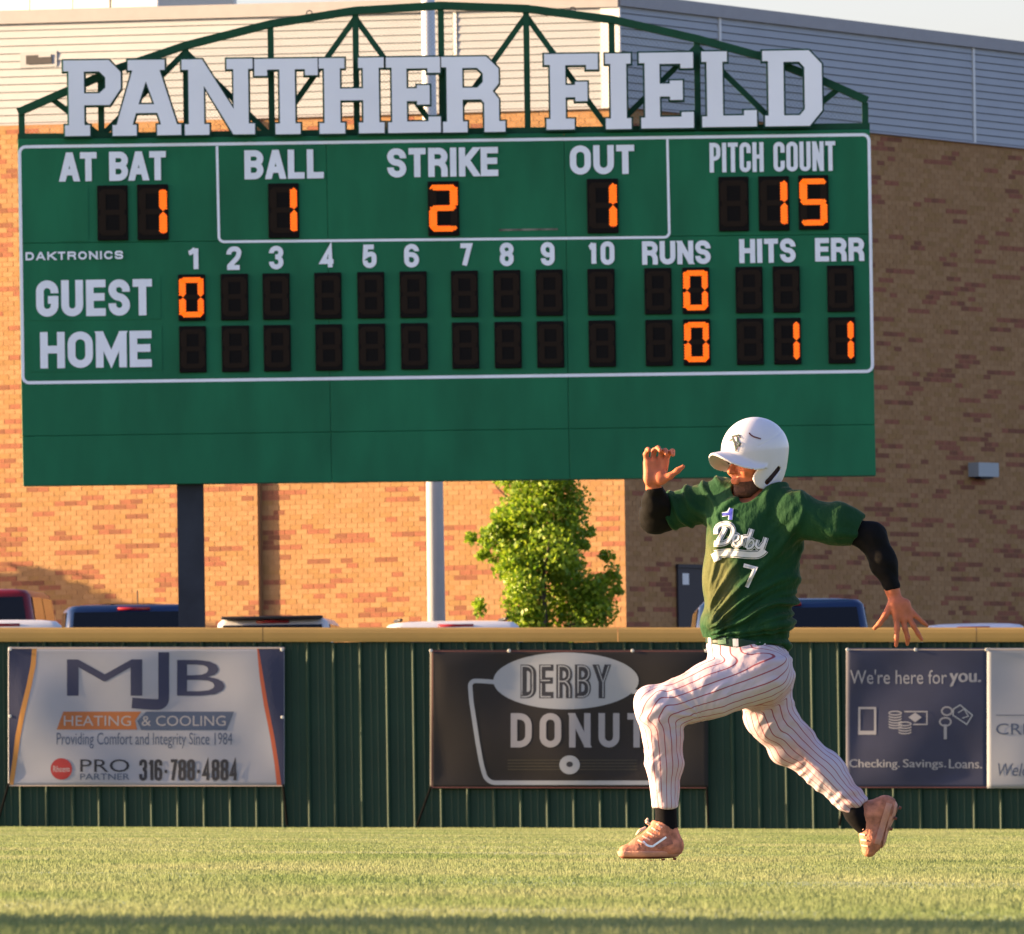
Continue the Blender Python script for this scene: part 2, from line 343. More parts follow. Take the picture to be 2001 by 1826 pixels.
def stroke_text(txt, Wd, Hh, t, gap=.35, italic=0., shrink_space=1.):
    """ribbons of a word that fills Wd x Hh; x right, y up from the lower left corner"""
    rel = []; 
    for ch in txt: rel.append(G[ch][0])
    nch = len(txt)
    fixed = nch * t + (nch - 1) * gap * t
    k = (Wd - fixed) / max(sum(rel), 1e-6) if sum(rel) > 0 else 0
    vs, fs = [], []; x = 0; li = 0
    out = []
    for ch, r in zip(txt, rel):
        w = r * k
        for st in G[ch][1]:
            pts = [(x + t / 2 + (p[0] - (0 if r else .5)) * w, t / 2 + p[1] * (Hh - t)) + ((1,) if len(p) > 2 else ()) for p in st]
            if r == 0: pts = [(x + t / 2, -.0 + p[1] * Hh) for p in st]
            else:   # open vertical ends reach the cap line
                def ext(p, q):
                    if abs(p[1] - (Hh - t / 2)) < 1e-6 and q[1] < p[1] - 1e-6 and len(p) < 3: return (p[0] + (p[0] - q[0]) * (t / 2) / max(p[1] - q[1], 1e-6), Hh)
                    if abs(p[1] - t / 2) < 1e-6 and q[1] > p[1] + 1e-6 and len(p) < 3: return (p[0] + (p[0] - q[0]) * (t / 2) / max(q[1] - p[1], 1e-6), 0)
                    return p
                flat = [False, False]
                for e_, (p, q) in enumerate(((pts[0], pts[1]), (pts[-1], pts[-2]))):
                    if len(p) < 3 and abs(p[1] - q[1]) < 1e-6 and (st[0] if e_ == 0 else st[-1])[0] in (0, 1, .92):
                        p2 = (p[0] + (t / 2 if p[0] > q[0] else -t / 2), p[1]); pts[-1 if e_ else 0] = p2
                    elif len(p) < 3 and abs(p[1] - q[1]) > .3 * t and min(abs(p[1] - t / 2), abs(p[1] - (Hh - t / 2))) < 1e-6: flat[e_] = 0 if p[1] < Hh / 2 else Hh
            closed = (pts[0][:2] == pts[-1][:2])
            rr = rounded(pts, False, rmax=max(w * .62, t * .9), n=6)
            v, f = ribbon(rr, t, closed)
            if r and not closed:
                for e_ in (0, 1):
                    if flat[e_] is not False:
                        d_ = (rr[0] - rr[1]) if e_ == 0 else (rr[-1] - rr[-2])
                        for i_ in ((0, 1) if e_ == 0 else (len(v) - 2, len(v) - 1)): v[i_] = v[i_] + d_ * ((flat[e_] - v[i_].y) / d_.y)
            b = len(vs); vs += [Vector((q.x + italic * q.y, q.y, li + .8 * qi / len(v))) for qi, q in enumerate(v)]; fs += [tuple(b + i for i in ff) for ff in f]; li += 1
        x += w + t + gap * t
    return vs, fs
_tc = {}
def font_text(txt, slant=0.):
    """Blender's built-in face as triangles, returned with its own box 0..1"""
    cu = bpy.data.curves.new('txt', 'FONT'); cu.body = txt; cu.shear = slant; cu.resolution_u = 3
    ob = bpy.data.objects.new('txt', cu); COL.objects.link(ob)
    bpy.context.view_layer.update()
    me = bpy.data.meshes.new_from_object(ob.evaluated_get(bpy.context.evaluated_depsgraph_get()))
    vs = [v.co.copy() for v in me.vertices]; fs = [tuple(p.vertices) for p in me.polygons]
    bpy.data.objects.remove(ob); bpy.data.curves.remove(cu); bpy.data.meshes.remove(me)
    x0 = min(v.x for v in vs); x1 = max(v.x for v in vs); y0 = min(v.y for v in vs); y1 = max(v.y for v in vs)
    return [Vector(((v.x - x0) / (x1 - x0), (v.y - y0) / (y1 - y0), 0)) for v in vs], fs
def offset_poly(pts, d):
    N = len(pts); ar = sum(pts[i][0] * pts[(i + 1) % N][1] - pts[(i + 1) % N][0] * pts[i][1] for i in range(N)) / 2
    s = 1 if ar > 0 else -1; out = []
    for i in range(N):
        a = Vector(pts[i - 1]); b = Vector(pts[i]); c = Vector(pts[(i + 1) % N])
        d1 = (b - a).normalized(); d2 = (c - b).normalized(); n1 = Vector((d1.y, -d1.x)) * s; n2 = Vector((d2.y, -d2.x)) * s
        m = (n1 + n2).normalized(); out.append(b + m * (d / max(m.dot(n1), .35)))
    return out
def fill(outer, holes, fn, depth, name, m, parent):
    """prism from a 2-D outline with holes; fn maps (x, y, depth) to world"""
    bm = bmesh.new(); rings = []
    for ring in [outer] + holes:
        vs = [bm.verts.new((p[0], p[1], 0)) for p in ring]; rings.append(vs)
        for i in range(len(vs)): bm.edges.new((vs[i], vs[(i + 1) % len(vs)]))
    bmesh.ops.triangle_fill(bm, use_beauty=True, use_dissolve=False, edges=bm.edges[:])
    fv = [v.co.copy() for v in bm.verts]; ff = [tuple(v.index for v in f.verts) for f in bm.faces] if False else None
    bm.verts.index_update(); ff = [tuple(v.index for v in f.verts) for f in bm.faces]; bm.free()
    n = len(fv); vs = [fn(v.x, v.y, 0) for v in fv]; fs = list(ff)
    if depth:
        vs += [fn(v.x, v.y, depth) for v in fv]; fs += [tuple(n + i for i in f)[::-1] for f in ff]
        b = 0
        for ring in [outer] + holes:
            k = len(ring)
            for i in range(k): fs.append((b + i, b + (i + 1) % k, n + b + (i + 1) % k, n + b + i))
            b += k
    o = mesh(name, vs, fs, m, parent)
    return solid(o) if depth else o

# ------------------------------------------------------------------ ground
pa = P(0, 1617, 118); pb = P(2001, 1622, 118)
GS = (pb.z - pa.z) / (pb.x - pa.x); GZ = pa.z - GS * pa.x
def gz(x, y=40):
    x = max(-45, min(45, x)); return GZ + GS * x
LOT = 1.35
def terrain(x, y):
    f = gz(x)
    if y <= 119.4: return f
    if y < 121.0: t = (y - 119.4) / 1.6; return f + (.75 - f) * t * t * (3 - 2 * t)
    if y < 135: t = (y - 121) / 14; return .75 + (LOT - .75) * t * t * (3 - 2 * t)
    return LOT
xs = sorted(set([-700, -400, -200, -100, -60, -45, -30, -20, -14] + [i for i in range(-10, 11)] + [14, 20, 30, 45, 60, 100, 200, 400, 700]))
ys = [-60, -30, -10, 0, 8] + list(range(10, 119, 2)) + [118, 119.35]
vs = [(x, y, gz(x) + (.006 * math.sin(y * .7 + x) if 8 < y < 117 else 0)) for y in ys for x in xs]; nx = len(xs)
fs = [(j * nx + i, j * nx + i + 1, (j + 1) * nx + i + 1, (j + 1) * nx + i) for j in range(len(ys) - 1) for i in range(nx - 1)]
tag(mesh('field', vs, fs, M['turf'], smooth=True), kind='structure')
ys = [119.35, 119.6, 120, 120.3, 120.7, 121.0]
vs = [(x, y, terrain(x, y)) for y in ys for x in xs]
fs = [(j * nx + i, j * nx + i + 1, (j + 1) * nx + i + 1, (j + 1) * nx + i) for j in range(len(ys) - 1) for i in range(nx - 1)]
tag(mesh('slope', vs, fs, M['turf'], smooth=True), kind='structure')
ys = [121.0, 123, 125, 128, 131, 135, 150, 180, 250, 400, 1200]
vs = [(x, y, terrain(x, y)) for y in ys for x in xs]
fs = [(j * nx + i, j * nx + i + 1, (j + 1) * nx + i + 1, (j + 1) * nx + i) for j in range(len(ys) - 1) for i in range(nx - 1)]
tag(mesh('parking_lot', vs, fs, M['asphalt'], smooth=True), kind='structure')

# grass blades: one short triangle each, denser close to the camera
def blades():
    n = 850000
    a, b = 13.5, 118.9
    u = nrg.random(n); D = a + (b - a) * u
    D = np.where(nrg.random(n) < .25, a * (45 / a) ** nrg.random(n), D)
    hw = np.where(nrg.random(n) < .55, .075 * D + .5, .062 * D + 4.5)
    x = (nrg.random(n) * 2 - 1) * hw; y = D
    patch = np.sin(x * .9 + 1.3 * np.sin(y * .31)) * np.sin(y * .63 + x * .3) + .6 * np.sin(y * 1.7 + .8 * x) * np.sin(x * .6 + y * .2)
    h = (.007 + .008 * nrg.random(n)) * (1 + .25 * patch)
    w = .003 + .004 * nrg.random(n) + .00006 * D
    th = nrg.random(n) * math.pi; ln = nrg.normal(0, .35, n) * h; ln2 = nrg.normal(0, .35, n) * h
    z = GZ + GS * np.clip(x, -45, 45)
    V = np.zeros((n, 3, 3), np.float32)
    V[:, 0, 0] = x - np.cos(th) * w; V[:, 0, 1] = y - np.sin(th) * w; V[:, 0, 2] = z - .008
    V[:, 1, 0] = x + np.cos(th) * w; V[:, 1, 1] = y + np.sin(th) * w; V[:, 1, 2] = z - .008
    V[:, 2, 0] = x + ln; V[:, 2, 1] = y + ln2; V[:, 2, 2] = z + h
    me = bpy.data.meshes.new('grass'); me.vertices.add(3 * n); me.vertices.foreach_set('co', V.reshape(-1))
    me.loops.add(3 * n); me.loops.foreach_set('vertex_index', np.arange(3 * n, dtype=np.int32))
    me.polygons.add(n); me.polygons.foreach_set('loop_start', np.arange(0, 3 * n, 3, dtype=np.int32))
    me.update(calc_edges=True); o = link('grass', me, M['blade']); return tag(o, 'short dry yellow green outfield grass', 'grass', kind='stuff')
blades()

# ------------------------------------------------------------------ outfield fence
YF = 118.0
FY = -.14                                             # the fence turns a few degrees towards the evening sun
def yf(x): return YF + FY * x
def PF(px, py, d=0.): return PP(px, py, Vector((0, YF + d, 0)), Vector((FY, -1, 0)))
fence = empty('outfield_fence', (0, YF, GZ), 'dark green ribbed metal outfield fence with a yellow cap along its top', 'fence')
RP = 51.75 / (FPX / YF)                                   # rib pitch, 0.305 m
x0 = P(34, 1600, YF).x
zt = P(1000, 1251, YF).z - P(1000, 1619, YF).z + .012     # panel height above the ground line
def panel_mesh():
    # three ribs; each rib a trapezoid proud of the sheet, with two faint minor ribs between
    prof = []
    for k in range(3):
        o = k * RP
        prof += [(o - .026, 0), (o + .002, -.032), (o + .018, -.032), (o + .040, 0)]
        for q in (.115, .19): prof += [(o + q, 0), (o + q + .008, -.004), (o + q + .022, -.004), (o + q + .03, 0)]
    prof = [(-.0285, 0)] + prof + [(3 * RP - .0288, 0)]
    vs = [(p[0], p[1], 0) for p in prof] + [(p[0], p[1], zt) for p in prof]
    n = len(prof); b = len(vs)
    fs = [(i, i + 1, n + i + 1, n + i) for i in range(n - 1)]
    vs += [(prof[0][0], .012, 0), (prof[-1][0], .012, 0), (prof[-1][0], .012, zt), (prof[0][0], .012, zt)]
    fs += [(b, b + 3, b + 2, b + 1), (0, n, b + 3, b), (n - 1, b + 1, b + 2, 2 * n - 1)]
    me = bpy.data.meshes.new('panel'); me.from_pydata(vs, [], fs); me.update(); me.materials.append(M['fence']); return me
pm = panel_mesh()
for i in range(-4, 19):
    o = bpy.data.objects.new('panel', pm); COL.objects.link(o); o.parent = fence
    x = x0 + (3 * i) * RP; o.location = (x, FY * x + rnd.uniform(-.001, .001), gz(x + .45) - GZ - .03); o.rotation_euler.z = math.atan(FY); o.scale.x = math.sqrt(1 + FY * FY)
# yellow cap sections
cl = 695 / (FPX / YF); xc = P(1207, 1240, YF).x
for i in range(-3, 4):
    xa = xc + i * cl + .004; xb = xc + (i + 1) * cl - .004
    H = (1251 - 1223) / (FPX / YF)
    pr = [(-.050, 0), (-.055, H * .25), (-.055, H * .62), (-.046, H * .88), (-.02, H), (.03, H), (.05, H * .8), (.055, 0), (.045, 0), (-.04, 0)]
    mb = MB(); n = len(pr)
    vs = [(xa, yf(xa) + p[0], p[1] + gz(xa) + zt - .03) for p in pr] + [(xb, yf(xb) + p[0], p[1] + gz(xb) + zt - .03) for p in pr]
    mb.add(vs, [(k, (k + 1) % n, n + (k + 1) % n, n + k) for k in range(n)] + [tuple(range(n)), tuple(range(n, 2 * n))])
    solid(mb.build('yellow_cap', M['cap'], fence))
for i in range(-3, 6):
    x = x0 + 3 * RP * 2 * i; mb = MB(); mb.box((x, yf(x) + .09, gz(x) + zt / 2 - .1), (.04, .06, zt / 2)); mb.build('post', M['fence'], fence)

# ------------------------------------------------------------------ banners on the fence
YB = -.050
def wrk(seed):
    r = random.Random(seed); W = [(r.uniform(.8, 5.5), r.uniform(-4.5, 4.5), r.uniform(0, 6), r.uniform(.002, .0065)) for _ in range(12)]
    return lambda x, z: sum(a * math.sin(kx * x + kz * z + ph) for kx, kz, ph, a in W)
class Banner:
    def __init__(s, label, x0, x1, y0, y1, seed):
        s.w = wrk(seed); s.box = (x0, x1, y0, y1); a = PF((x0 + x1) / 2, y1, YB)
        s.root = empty('banner', a, label, 'banner', 'advertising banners on the outfield fence'); s.lay = 0
        s.l = 0
    def pt(s, px, py, off=0.):
        p = PF(px, py, YB)
        x0, x1, y0, y1 = s.box; e = min(1, max(0, min(px - x0, x1 - px, py - y0, y1 - py) / 25))
        return Vector((p.x, p.y - .016 + s.w(p.x, p.z) * (.3 + .7 * e) - off, p.z))
    def cloth(s, name, m, x0=None, x1=None):
        bx0, bx1, y0, y1 = s.box; x0 = x0 or bx0; x1 = x1 or bx1
        nx = int((x1 - x0) / 9) + 1; ny = int((y1 - y0) / 9) + 1
        vs = [s.pt(x0 + (x1 - x0) * i / nx + (2.5 * (1 - j / ny)) * 0, y0 + (y1 - y0) * j / ny) for j in range(ny + 1) for i in range(nx + 1)]
        fs = [(j * (nx + 1) + i, (j + 1) * (nx + 1) + i, (j + 1) * (nx + 1) + i + 1, j * (nx + 1) + i + 1) for j in range(ny) for i in range(nx)]
        n = len(vs); vs += [v + Vector((0, .003, 0)) for v in vs]
        fs += [tuple(n + i for i in f)[::-1] for f in fs]
        bd = [i for i in range(nx + 1)] + [j * (nx + 1) + nx for j in range(1, ny + 1)] + [ny * (nx + 1) + i for i in range(nx - 1, -1, -1)] + [j * (nx + 1) for j in range(ny - 1, 0, -1)]
        fs += [(bd[k], bd[(k + 1) % len(bd)], n + bd[(k + 1) % len(bd)], n + bd[k]) for k in range(len(bd))]
        return mesh(name, vs, fs, m, s.root, True)
    def put(s, name, vs, fs, m, off=None):
        s.l += 1; off = off or (.0015 + .00015 * s.l)
        bm = bmesh.new(); bv_ = [bm.verts.new((v[0], v[1], v[2] if len(v) > 2 else 0)) for v in vs]
        for f in fs:
            try: bm.faces.new([bv_[i] for i in f])
            except ValueError: pass
        if any(e.calc_length() > 20 for e in bm.edges):
            bmesh.ops.triangulate(bm, faces=[f for f in bm.faces if len(f.verts) > 3])
            for _ in range(5):
                es = [e for e in bm.edges if e.calc_length() > 16]
                if not es: break
                bmesh.ops.subdivide_edges(bm, edges=es, cuts=1, use_grid_fill=False); bmesh.ops.triangulate(bm, faces=bm.faces[:])
        bm.verts.index_update(); vs = [q.co.copy() for q in bm.verts]; fs = [tuple(q.index for q in f.verts) for f in bm.faces]; bm.free()
        return mesh(name, [s.pt(v[0], v[1], off + .0002 * v[2]) for v in vs], fs, m, s.root)
    def text(s, name, txt, x0, x1, y0, y1, m, slant=0.):
        vs, fs = font_text(txt, slant)
        return s.put(name, [(x0 + v.x * (x1 - x0), y1 - v.y * (y1 - y0)) for v in vs], fs, m)
    def bold(s, name, txt, x0, x1, y0, y1, t, m, gap=.35, italic=0.):
        vs, fs = stroke_text(txt, x1 - x0, y1 - y0, t, gap, italic)
        return s.put(name, [(x0 + v.x, y1 - v.y, v.z) for v in vs], fs, m)
    def poly(s, name, pts, m):
        # split into a grid strip so that it follows the cloth: fan of small triangles through a fill
        bm = bmesh.new(); v = [bm.verts.new((p[0], p[1], 0)) for p in pts]; bm.faces.new(v)
        bmesh.ops.triangulate(bm, faces=bm.faces[:])
        for _ in range(6):
            es = [e for e in bm.edges if e.calc_length() > 26]
            if not es: break
            bmesh.ops.subdivide_edges(bm, edges=es, cuts=1, use_grid_fill=False); bmesh.ops.triangulate(bm, faces=bm.faces[:])
        bm.verts.index_update(); vs = [(q.co.x, q.co.y) for q in bm.verts]; fs = [tuple(q.index for q in f.verts) for f in bm.faces]; bm.free()
        return s.put(name, vs, fs, m)
    def line(s, name, pts, t, m, closed=False):
        rr = rounded(pts, closed, n=7); sub = []
        N = len(rr)
        for i in range(N if closed else N - 1):
            a, b = rr[i], rr[(i + 1) % N]; k = max(1, int((b - a).length / 14)); sub += [a.lerp(b, q / k) for q in range(k)]
        if not closed: sub.append(rr[-1])
        v, f = ribbon(sub, t, closed); return s.put(name, v, f, m)
    def grommets(s, pts):
        for px, py in pts:
            c = s.pt(px, py, .006); mb = MB(); mb.tube(c, c + Vector((0, -.006, 0)), .02, .016, 10); mb.build('grommet', M['grommet'], s.root)
    def cord(s, a, b):
        mb = MB(); mb.tube(s.pt(*a), PF(b[0], b[1], YB - .01), .014, .014, 6); mb.build('cord', M['rope'], s.root)
def ell(cx, cy, rx, ry, n=40): return [(cx + rx * math.cos(2 * math.pi * i / n), cy + ry * math.sin(2 * math.pi * i / n)) for i in range(n)]
def pm_(name, c, **k): return mat(name, c, .55, spec=.25, **k)
bw = pm_('banner_white', (.225, .24, .285), var=.08, scale=1.2); bn = pm_('banner_navy', (.022, .027, .062)); bo = pm_('banner_orange', (.24, .085, .03))
bk = pm_('banner_black', (.012, .010, .010), var=.15, scale=1.5); bg = pm_('print_grey', (.24, .26, .29)); by = pm_('print_amber', (.36, .17, .045))
bsl = pm_('print_slate', (.045, .065, .115)); bnt = pm_('banner_slate_navy', (.028, .032, .062), var=.15, scale=1.5); bh = pm_('print_hem', (.12, .045, .04)); br = pm_('print_red', (.20, .018, .022))
bkp = pm_('print_black', (.02, .022, .03)); bpal = pm_('print_pale', (.23, .23, .25)); bdim = pm_('print_dim_gold', (.05, .045, .03)); bsk = pm_('print_skip', (.40, .32, .26))

B = Banner('white fence banner with navy and orange sides reading MJB HEATING & COOLING', 16, 556, 1265, 1537, 3)
B.cloth('cloth', bw)
LE = [(63, 1266), (60, 1300), (52, 1340), (40, 1390), (30, 1440), (24, 1490), (17, 1536)]
B.poly('side_stripe', [(17, 1266)] + LE, bn)
B.poly('side_stripe', LE + [(26, 1536), (33, 1490), (40, 1440), (50, 1390), (62, 1340), (70, 1300), (72, 1266)], by)
RE = [(505, 1266), (514, 1320), (524, 1380), (536, 1440), (544, 1490), (550, 1536)]
B.poly('side_stripe', [(555, 1266)] + RE[0:] + [(555, 1536)], bn)
B.poly('side_stripe', RE + [(541, 1536), (536, 1490), (528, 1440), (516, 1380), (507, 1320), (502, 1266)][0:], pm_('print_rust', (.26, .06, .03)))
vs, fs = font_text('M'); B.put('lettering', [(131 + v.x * 147, 1360 - v.y * 71) for v in vs], fs, bn)
B.line('lettering', [(320, 1275), (320, 1345), (320, 1377, 1), (296, 1377, 1), (258, 1374)], 21, bn)
vs, fs = font_text('B'); B.put('lettering', [(346 + v.x * 93, 1360 - v.y * 70) for v in vs], fs, bn)
B.poly('ribbon_mark', [(124, 1391), (276, 1391), (264, 1408), (268, 1426), (111, 1426)], bo)
B.poly('ribbon_mark', [(286, 1391), (457, 1391), (443, 1427), (276, 1427), (268, 1409)], bsl)
B.text('lettering', 'HEATING', 125, 256, 1399, 1419, bpal); B.text('lettering', '& COOLING', 277, 441, 1399, 1419, bpal)
B.text('lettering', 'Providing Comfort and Integrity Since 1984', 111, 454, 1432, 1463, bsl)
B.poly('round_mark', ell(120, 1503, 21, 21), br); B.text('lettering', 'Rheem', 104, 136, 1497, 1509, bpal)
B.text('lettering', 'PRO', 157, 253, 1484, 1509, bkp); B.text('lettering', 'PARTNER', 157, 253, 1512, 1524, bsl)
B.bold('lettering', '316-788-4884', 272, 465, 1484, 1526, 6.2, bkp, .3)
B.line('hem', [(17, 1267), (556, 1267)], 2.4, bsk); B.line('hem', [(17, 1535.5), (555, 1536)], 2.4, bsk)
B.grommets([(20, 1269), (551, 1270), (20, 1400), (552, 1402)])
B.cord((17, 1532), (-6, 1612)); B.cord((553, 1533), (561, 1613))

B = Banner('black banner with a grey oval and a white outline reading DERBY DONUT, behind the runner', 840, 1384, 1270, 1542, 8)
B.cloth('cloth', bk)
B.line('outline_mark', [(975, 1334), (940, 1331, 1), (918, 1331, 1), (921, 1370), (933, 1450), (942, 1500, 1), (952, 1530, 1), (985, 1530), (1230, 1530), (1290, 1530, 1), (1300, 1500, 1), (1303, 1400), (1305, 1352, 1), (1280, 1352), (1235, 1352)], 8.5, bg)
B.poly('oval_mark', ell(1106, 1331, 142, 55.5, 56), bg)
B.bold('lettering', 'DERBY', 1017, 1192, 1299, 1365, 12.5, bkp, .42); B.bold('lettering', 'DERBY', 1018.5, 1190.5, 1301, 1363, 2.2, bg, 6.6)
B.bold('lettering', 'DONUT', 998, 1262, 1394, 1461, 12.5, bpal, 1.25)
for q in range(4): B.line('rule_mark', [(992, 1486 + q * 6), (1245, 1486 + q * 6)], 1.6, bdim)
B.poly('ring_mark', ell(1113, 1495, 20, 18.5, 26), bg); B.poly('ring_mark', ell(1113, 1494, 6.5, 5.5, 16), bkp)
B.line('hem', [(841, 1273), (1383, 1273)], 2.0, bh); B.line('hem', [(841, 1539), (1383, 1540)], 2.0, bh); B.line('hem', [(845, 1272), (844, 1541)], 2.2, bh)
B.grommets([(842, 1272), (995, 1272), (1236, 1272), (1380, 1272)])
B.cord((842, 1538), (815, 1613)); B.cord((1381, 1538), (1384, 1613))

B = Banner("fence banner, half slate navy reading We're here for you, half white", 1653, 2196, 1267, 1541, 21)
B.cloth('cloth', bnt, 1653, 1928.5); B.cloth('white_cloth', pm_('banner_white_b', (.22, .235, .27), var=.06, scale=1.2), 1928.6, 2196)
B.text('lettering', "We're here for", 1661, 1850, 1309, 1337, bpal); B.bold
vs, fs = font_text('you.'); B.put('lettering', [(1855 + v.x * 60, 1342 - v.y * 26) for v in vs], fs, bpal)
B.put('lettering', [(1857 + v.x * 60, 1341.4 - v.y * 26) for v in vs], fs, bpal)
for q in (0, 1.0): B.text('lettering', 'Checking.', 1659 + q, 1757 + q, 1484, 1505, bpal); B.text('lettering', 'Savings.', 1764 + q, 1848 + q, 1484, 1505, bpal); B.text('lettering', 'Loans.', 1854 + q, 1918 + q, 1484, 1502, bpal)
B.line('phone_mark', [(1679, 1384), (1710, 1384), (1710, 1434), (1679, 1434)], 4.2, bpal, True); B.line('phone_mark', [(1679, 1432), (1710, 1432)], 7, bpal)
for cx, cy, k in ((1749, 1394, 6), (1768, 1415, 4)):
    for q in range(k):
        e = ell(cx, cy + q * 5.2, 12, 3.6, 20)
        B.line('coin_mark', e[0:11] if q else e, 2.2, bpal, not q)
B.line('note_mark', [(1767, 1391), (1811, 1391), (1811, 1416), (1784, 1416)], 2.6, bpal); B.poly('note_mark', [(1775, 1402), (1788, 1393), (1801, 1402), (1788, 1412)], bpal)
B.line('key_mark', ell(1850, 1390, 10, 8, 18), 3, bpal, True); B.line('key_mark', ell(1847, 1411, 11, 8, 18), 3, bpal, True); B.line('key_mark', [(1847, 1416), (1847, 1445)], 6, bpal)
B.line('tag_mark', [(1863, 1386), (1876, 1378), (1900, 1398), (1889, 1416), (1862, 1398)], 2.4, bg, True); B.line('tag_mark', [(1872, 1393), (1884, 1386), (1892, 1400), (1880, 1404)], 2.0, bg)
B.line('rule_mark', [(1946, 1398), (2150, 1398)], 1.4, bsl)
B.text('lettering', 'CREDIT', 1946, 2080, 1414, 1436, bsl); B.text('lettering', 'Welcome', 1950, 2060, 1492, 1517, bsl, .25)
B.line('hem', [(1653, 1270), (2196, 1270)], 2.0, bsk); B.line('hem', [(1653, 1539), (1928, 1539)], 2.0, bh)
B.grommets([(1656, 1270), (1789, 1270), (1928, 1270)])
B.cord((1655, 1537), (1640, 1614))

# ------------------------------------------------------------------ scoreboard
YS = 126.0; K = YS / FPX
board = empty('scoreboard', (P(870, 950, YS).x, YS, P(870, 1222, YS).z - 2), 'big green scoreboard with white PANTHER FIELD letters on an arched truss', 'scoreboard')
def SBp(px, py, dy=0.): 
    p = P(px, py, YS); return Vector((p.x, YS + dy, p.z))
def quad_px(c, y0, y1):      # box between two depths from four pixel corners (tl, tr, br, bl)
    return [SBp(*q, y0) for q in c], [SBp(*q, y1) for q in c]
def edge(px, a, b):          # y of a sloping line through a=(x,y), b=(x,y)
    return a[1] + (b[1] - a[1]) * (px - a[0]) / (b[0] - a[0])
rowA = ((34, 272), (1700, 253)); rowB = ((37, 476), (1705, 458)); rowC = ((41, 751), (1708, 728)); rowD = ((43, 853), (1710, 830)); rowE = ((45, 950), (1712, 930))
rows = [rowA, rowB, rowC, rowD, rowE]; vseams = [0, .362, .641, 1]
for r in range(4):
    for c in range(3):
        A, Bq = rows[r], rows[r + 1]
        def pt(row, t): return (row[0][0] + (row[1][0] - row[0][0]) * t, row[0][1] + (row[1][1] - row[0][1]) * t)
        g = .00022
        tl, tr, bl, br_ = pt(A, vseams[c] + g), pt(A, vseams[c + 1] - g), pt(Bq, vseams[c] + g), pt(Bq, vseams[c + 1] - g)
        gy = .4
        q = [(tl[0], tl[1] + gy), (tr[0], tr[1] + gy), (br_[0], br_[1] - gy), (bl[0], bl[1] - gy)]
        a, b = quad_px(q, .0, .35); mb = MB(); mb.hexa(a, b); o = solid(mb.build('panel', M['board'], board)); bevel(o, .004, 1)
# back plate that closes the joints
a, b = quad_px([(38, 276), (1696, 258), (1708, 926), (49, 946)], .02, .33); mb = MB(); mb.hexa(a, b); solid(mb.build('back_plate', M['board'], board))
# raised name plates and a blank plate
for q in [(56, 540, 313, 627), (59, 640, 316, 727), (114, 365, 172, 472)]:
    s = -.0138
    c = [(q[0], q[1]), (q[2], q[1] + s * (q[2] - q[0])), (q[2] + 1, q[3] + s * (q[2] - q[0])), (q[0] + 1, q[3])]
    a, b = quad_px(c, -.006, .0); mb = MB(); mb.hexa(a, b); o = solid(mb.build('name_plate', M['board'], board))
def sline(pts, t, closed=False, name='border_line'):
    v, f = ribbon(rounded(pts, closed, rmax=12, n=4), t, closed); mesh(name, [SBp(q.x, q.y, -.004) for q in v], f, M['vinyl'], board)
sline([(38, 287.5, 1), (1698, 263.5, 1), (1705, 726, 1), (45, 748.5, 1)], 6, True)
v, f = ribbon(rounded([(424, 286), (428, 473, 1), (1308, 464, 1), (1304, 270)], False, rmax=10), 5); mesh('border_line', [SBp(q.x, q.y, -.0045) for q in v], f, M['vinyl'], board)
for k, dd in (('border_line', 0),): pass
ex = Vector((1, 0, 0)); ez = Vector((0, 0, 1))
def caption(txt, x0, x1, y0, y1, t, gap=.45, italic=0., m='vinyl'):
    w = (x1 - x0) * K; h = (y1 - y0) * K; sl = .0138 * (x1 - x0) / 2
    o = SBp(x0, y1 + sl, -.010)
    vs, fs = stroke_text(txt, w, h, t * K, gap, italic)
    mesh('caption', [o + ex * v.x + ez * v.y + Vector((0, -.0012 * v.z, 0)) for v in vs], fs, M[m], board)
for c in [('AT BAT', 117, 325, 297, 354, 12.5), ('BALL', 478, 633, 293, 350, 12.5), ('STRIKE', 757, 974, 289, 346, 12.5), ('OUT', 1114, 1240, 284, 341, 12.5),
          ('PITCH COUNT', 1387, 1633, 278, 336, 8.2), ('RUNS', 1255, 1389, 471, 517, 10), ('HITS', 1445, 1555, 467, 514, 10), ('ERR', 1593, 1689, 465, 511, 10),
          ('GUEST', 71, 298, 547, 618, 15), ('HOME', 79, 297, 648, 719, 15), ('DAKTRONICS', 50, 241, 492, 508, 3.6)]:
    caption(*c, gap=(.4 if c[0] == 'PITCH COUNT' else 1.2 if c[0] == 'DAKTRONICS' else .15 if 'AT' in c[0] else .38))
for n_, (a, b) in zip('1234567890', [(366, 388), (443, 472), (526, 554), (626, 655), (709, 736), (790, 819), (896, 923), (977, 1004), (1057, 1084), (1148, 1201)]):
    yb = 529 - (a - 365) * .0138; caption('10' if n_ == '0' else n_, a, b, yb - 46, yb, 9.5, gap=.9)

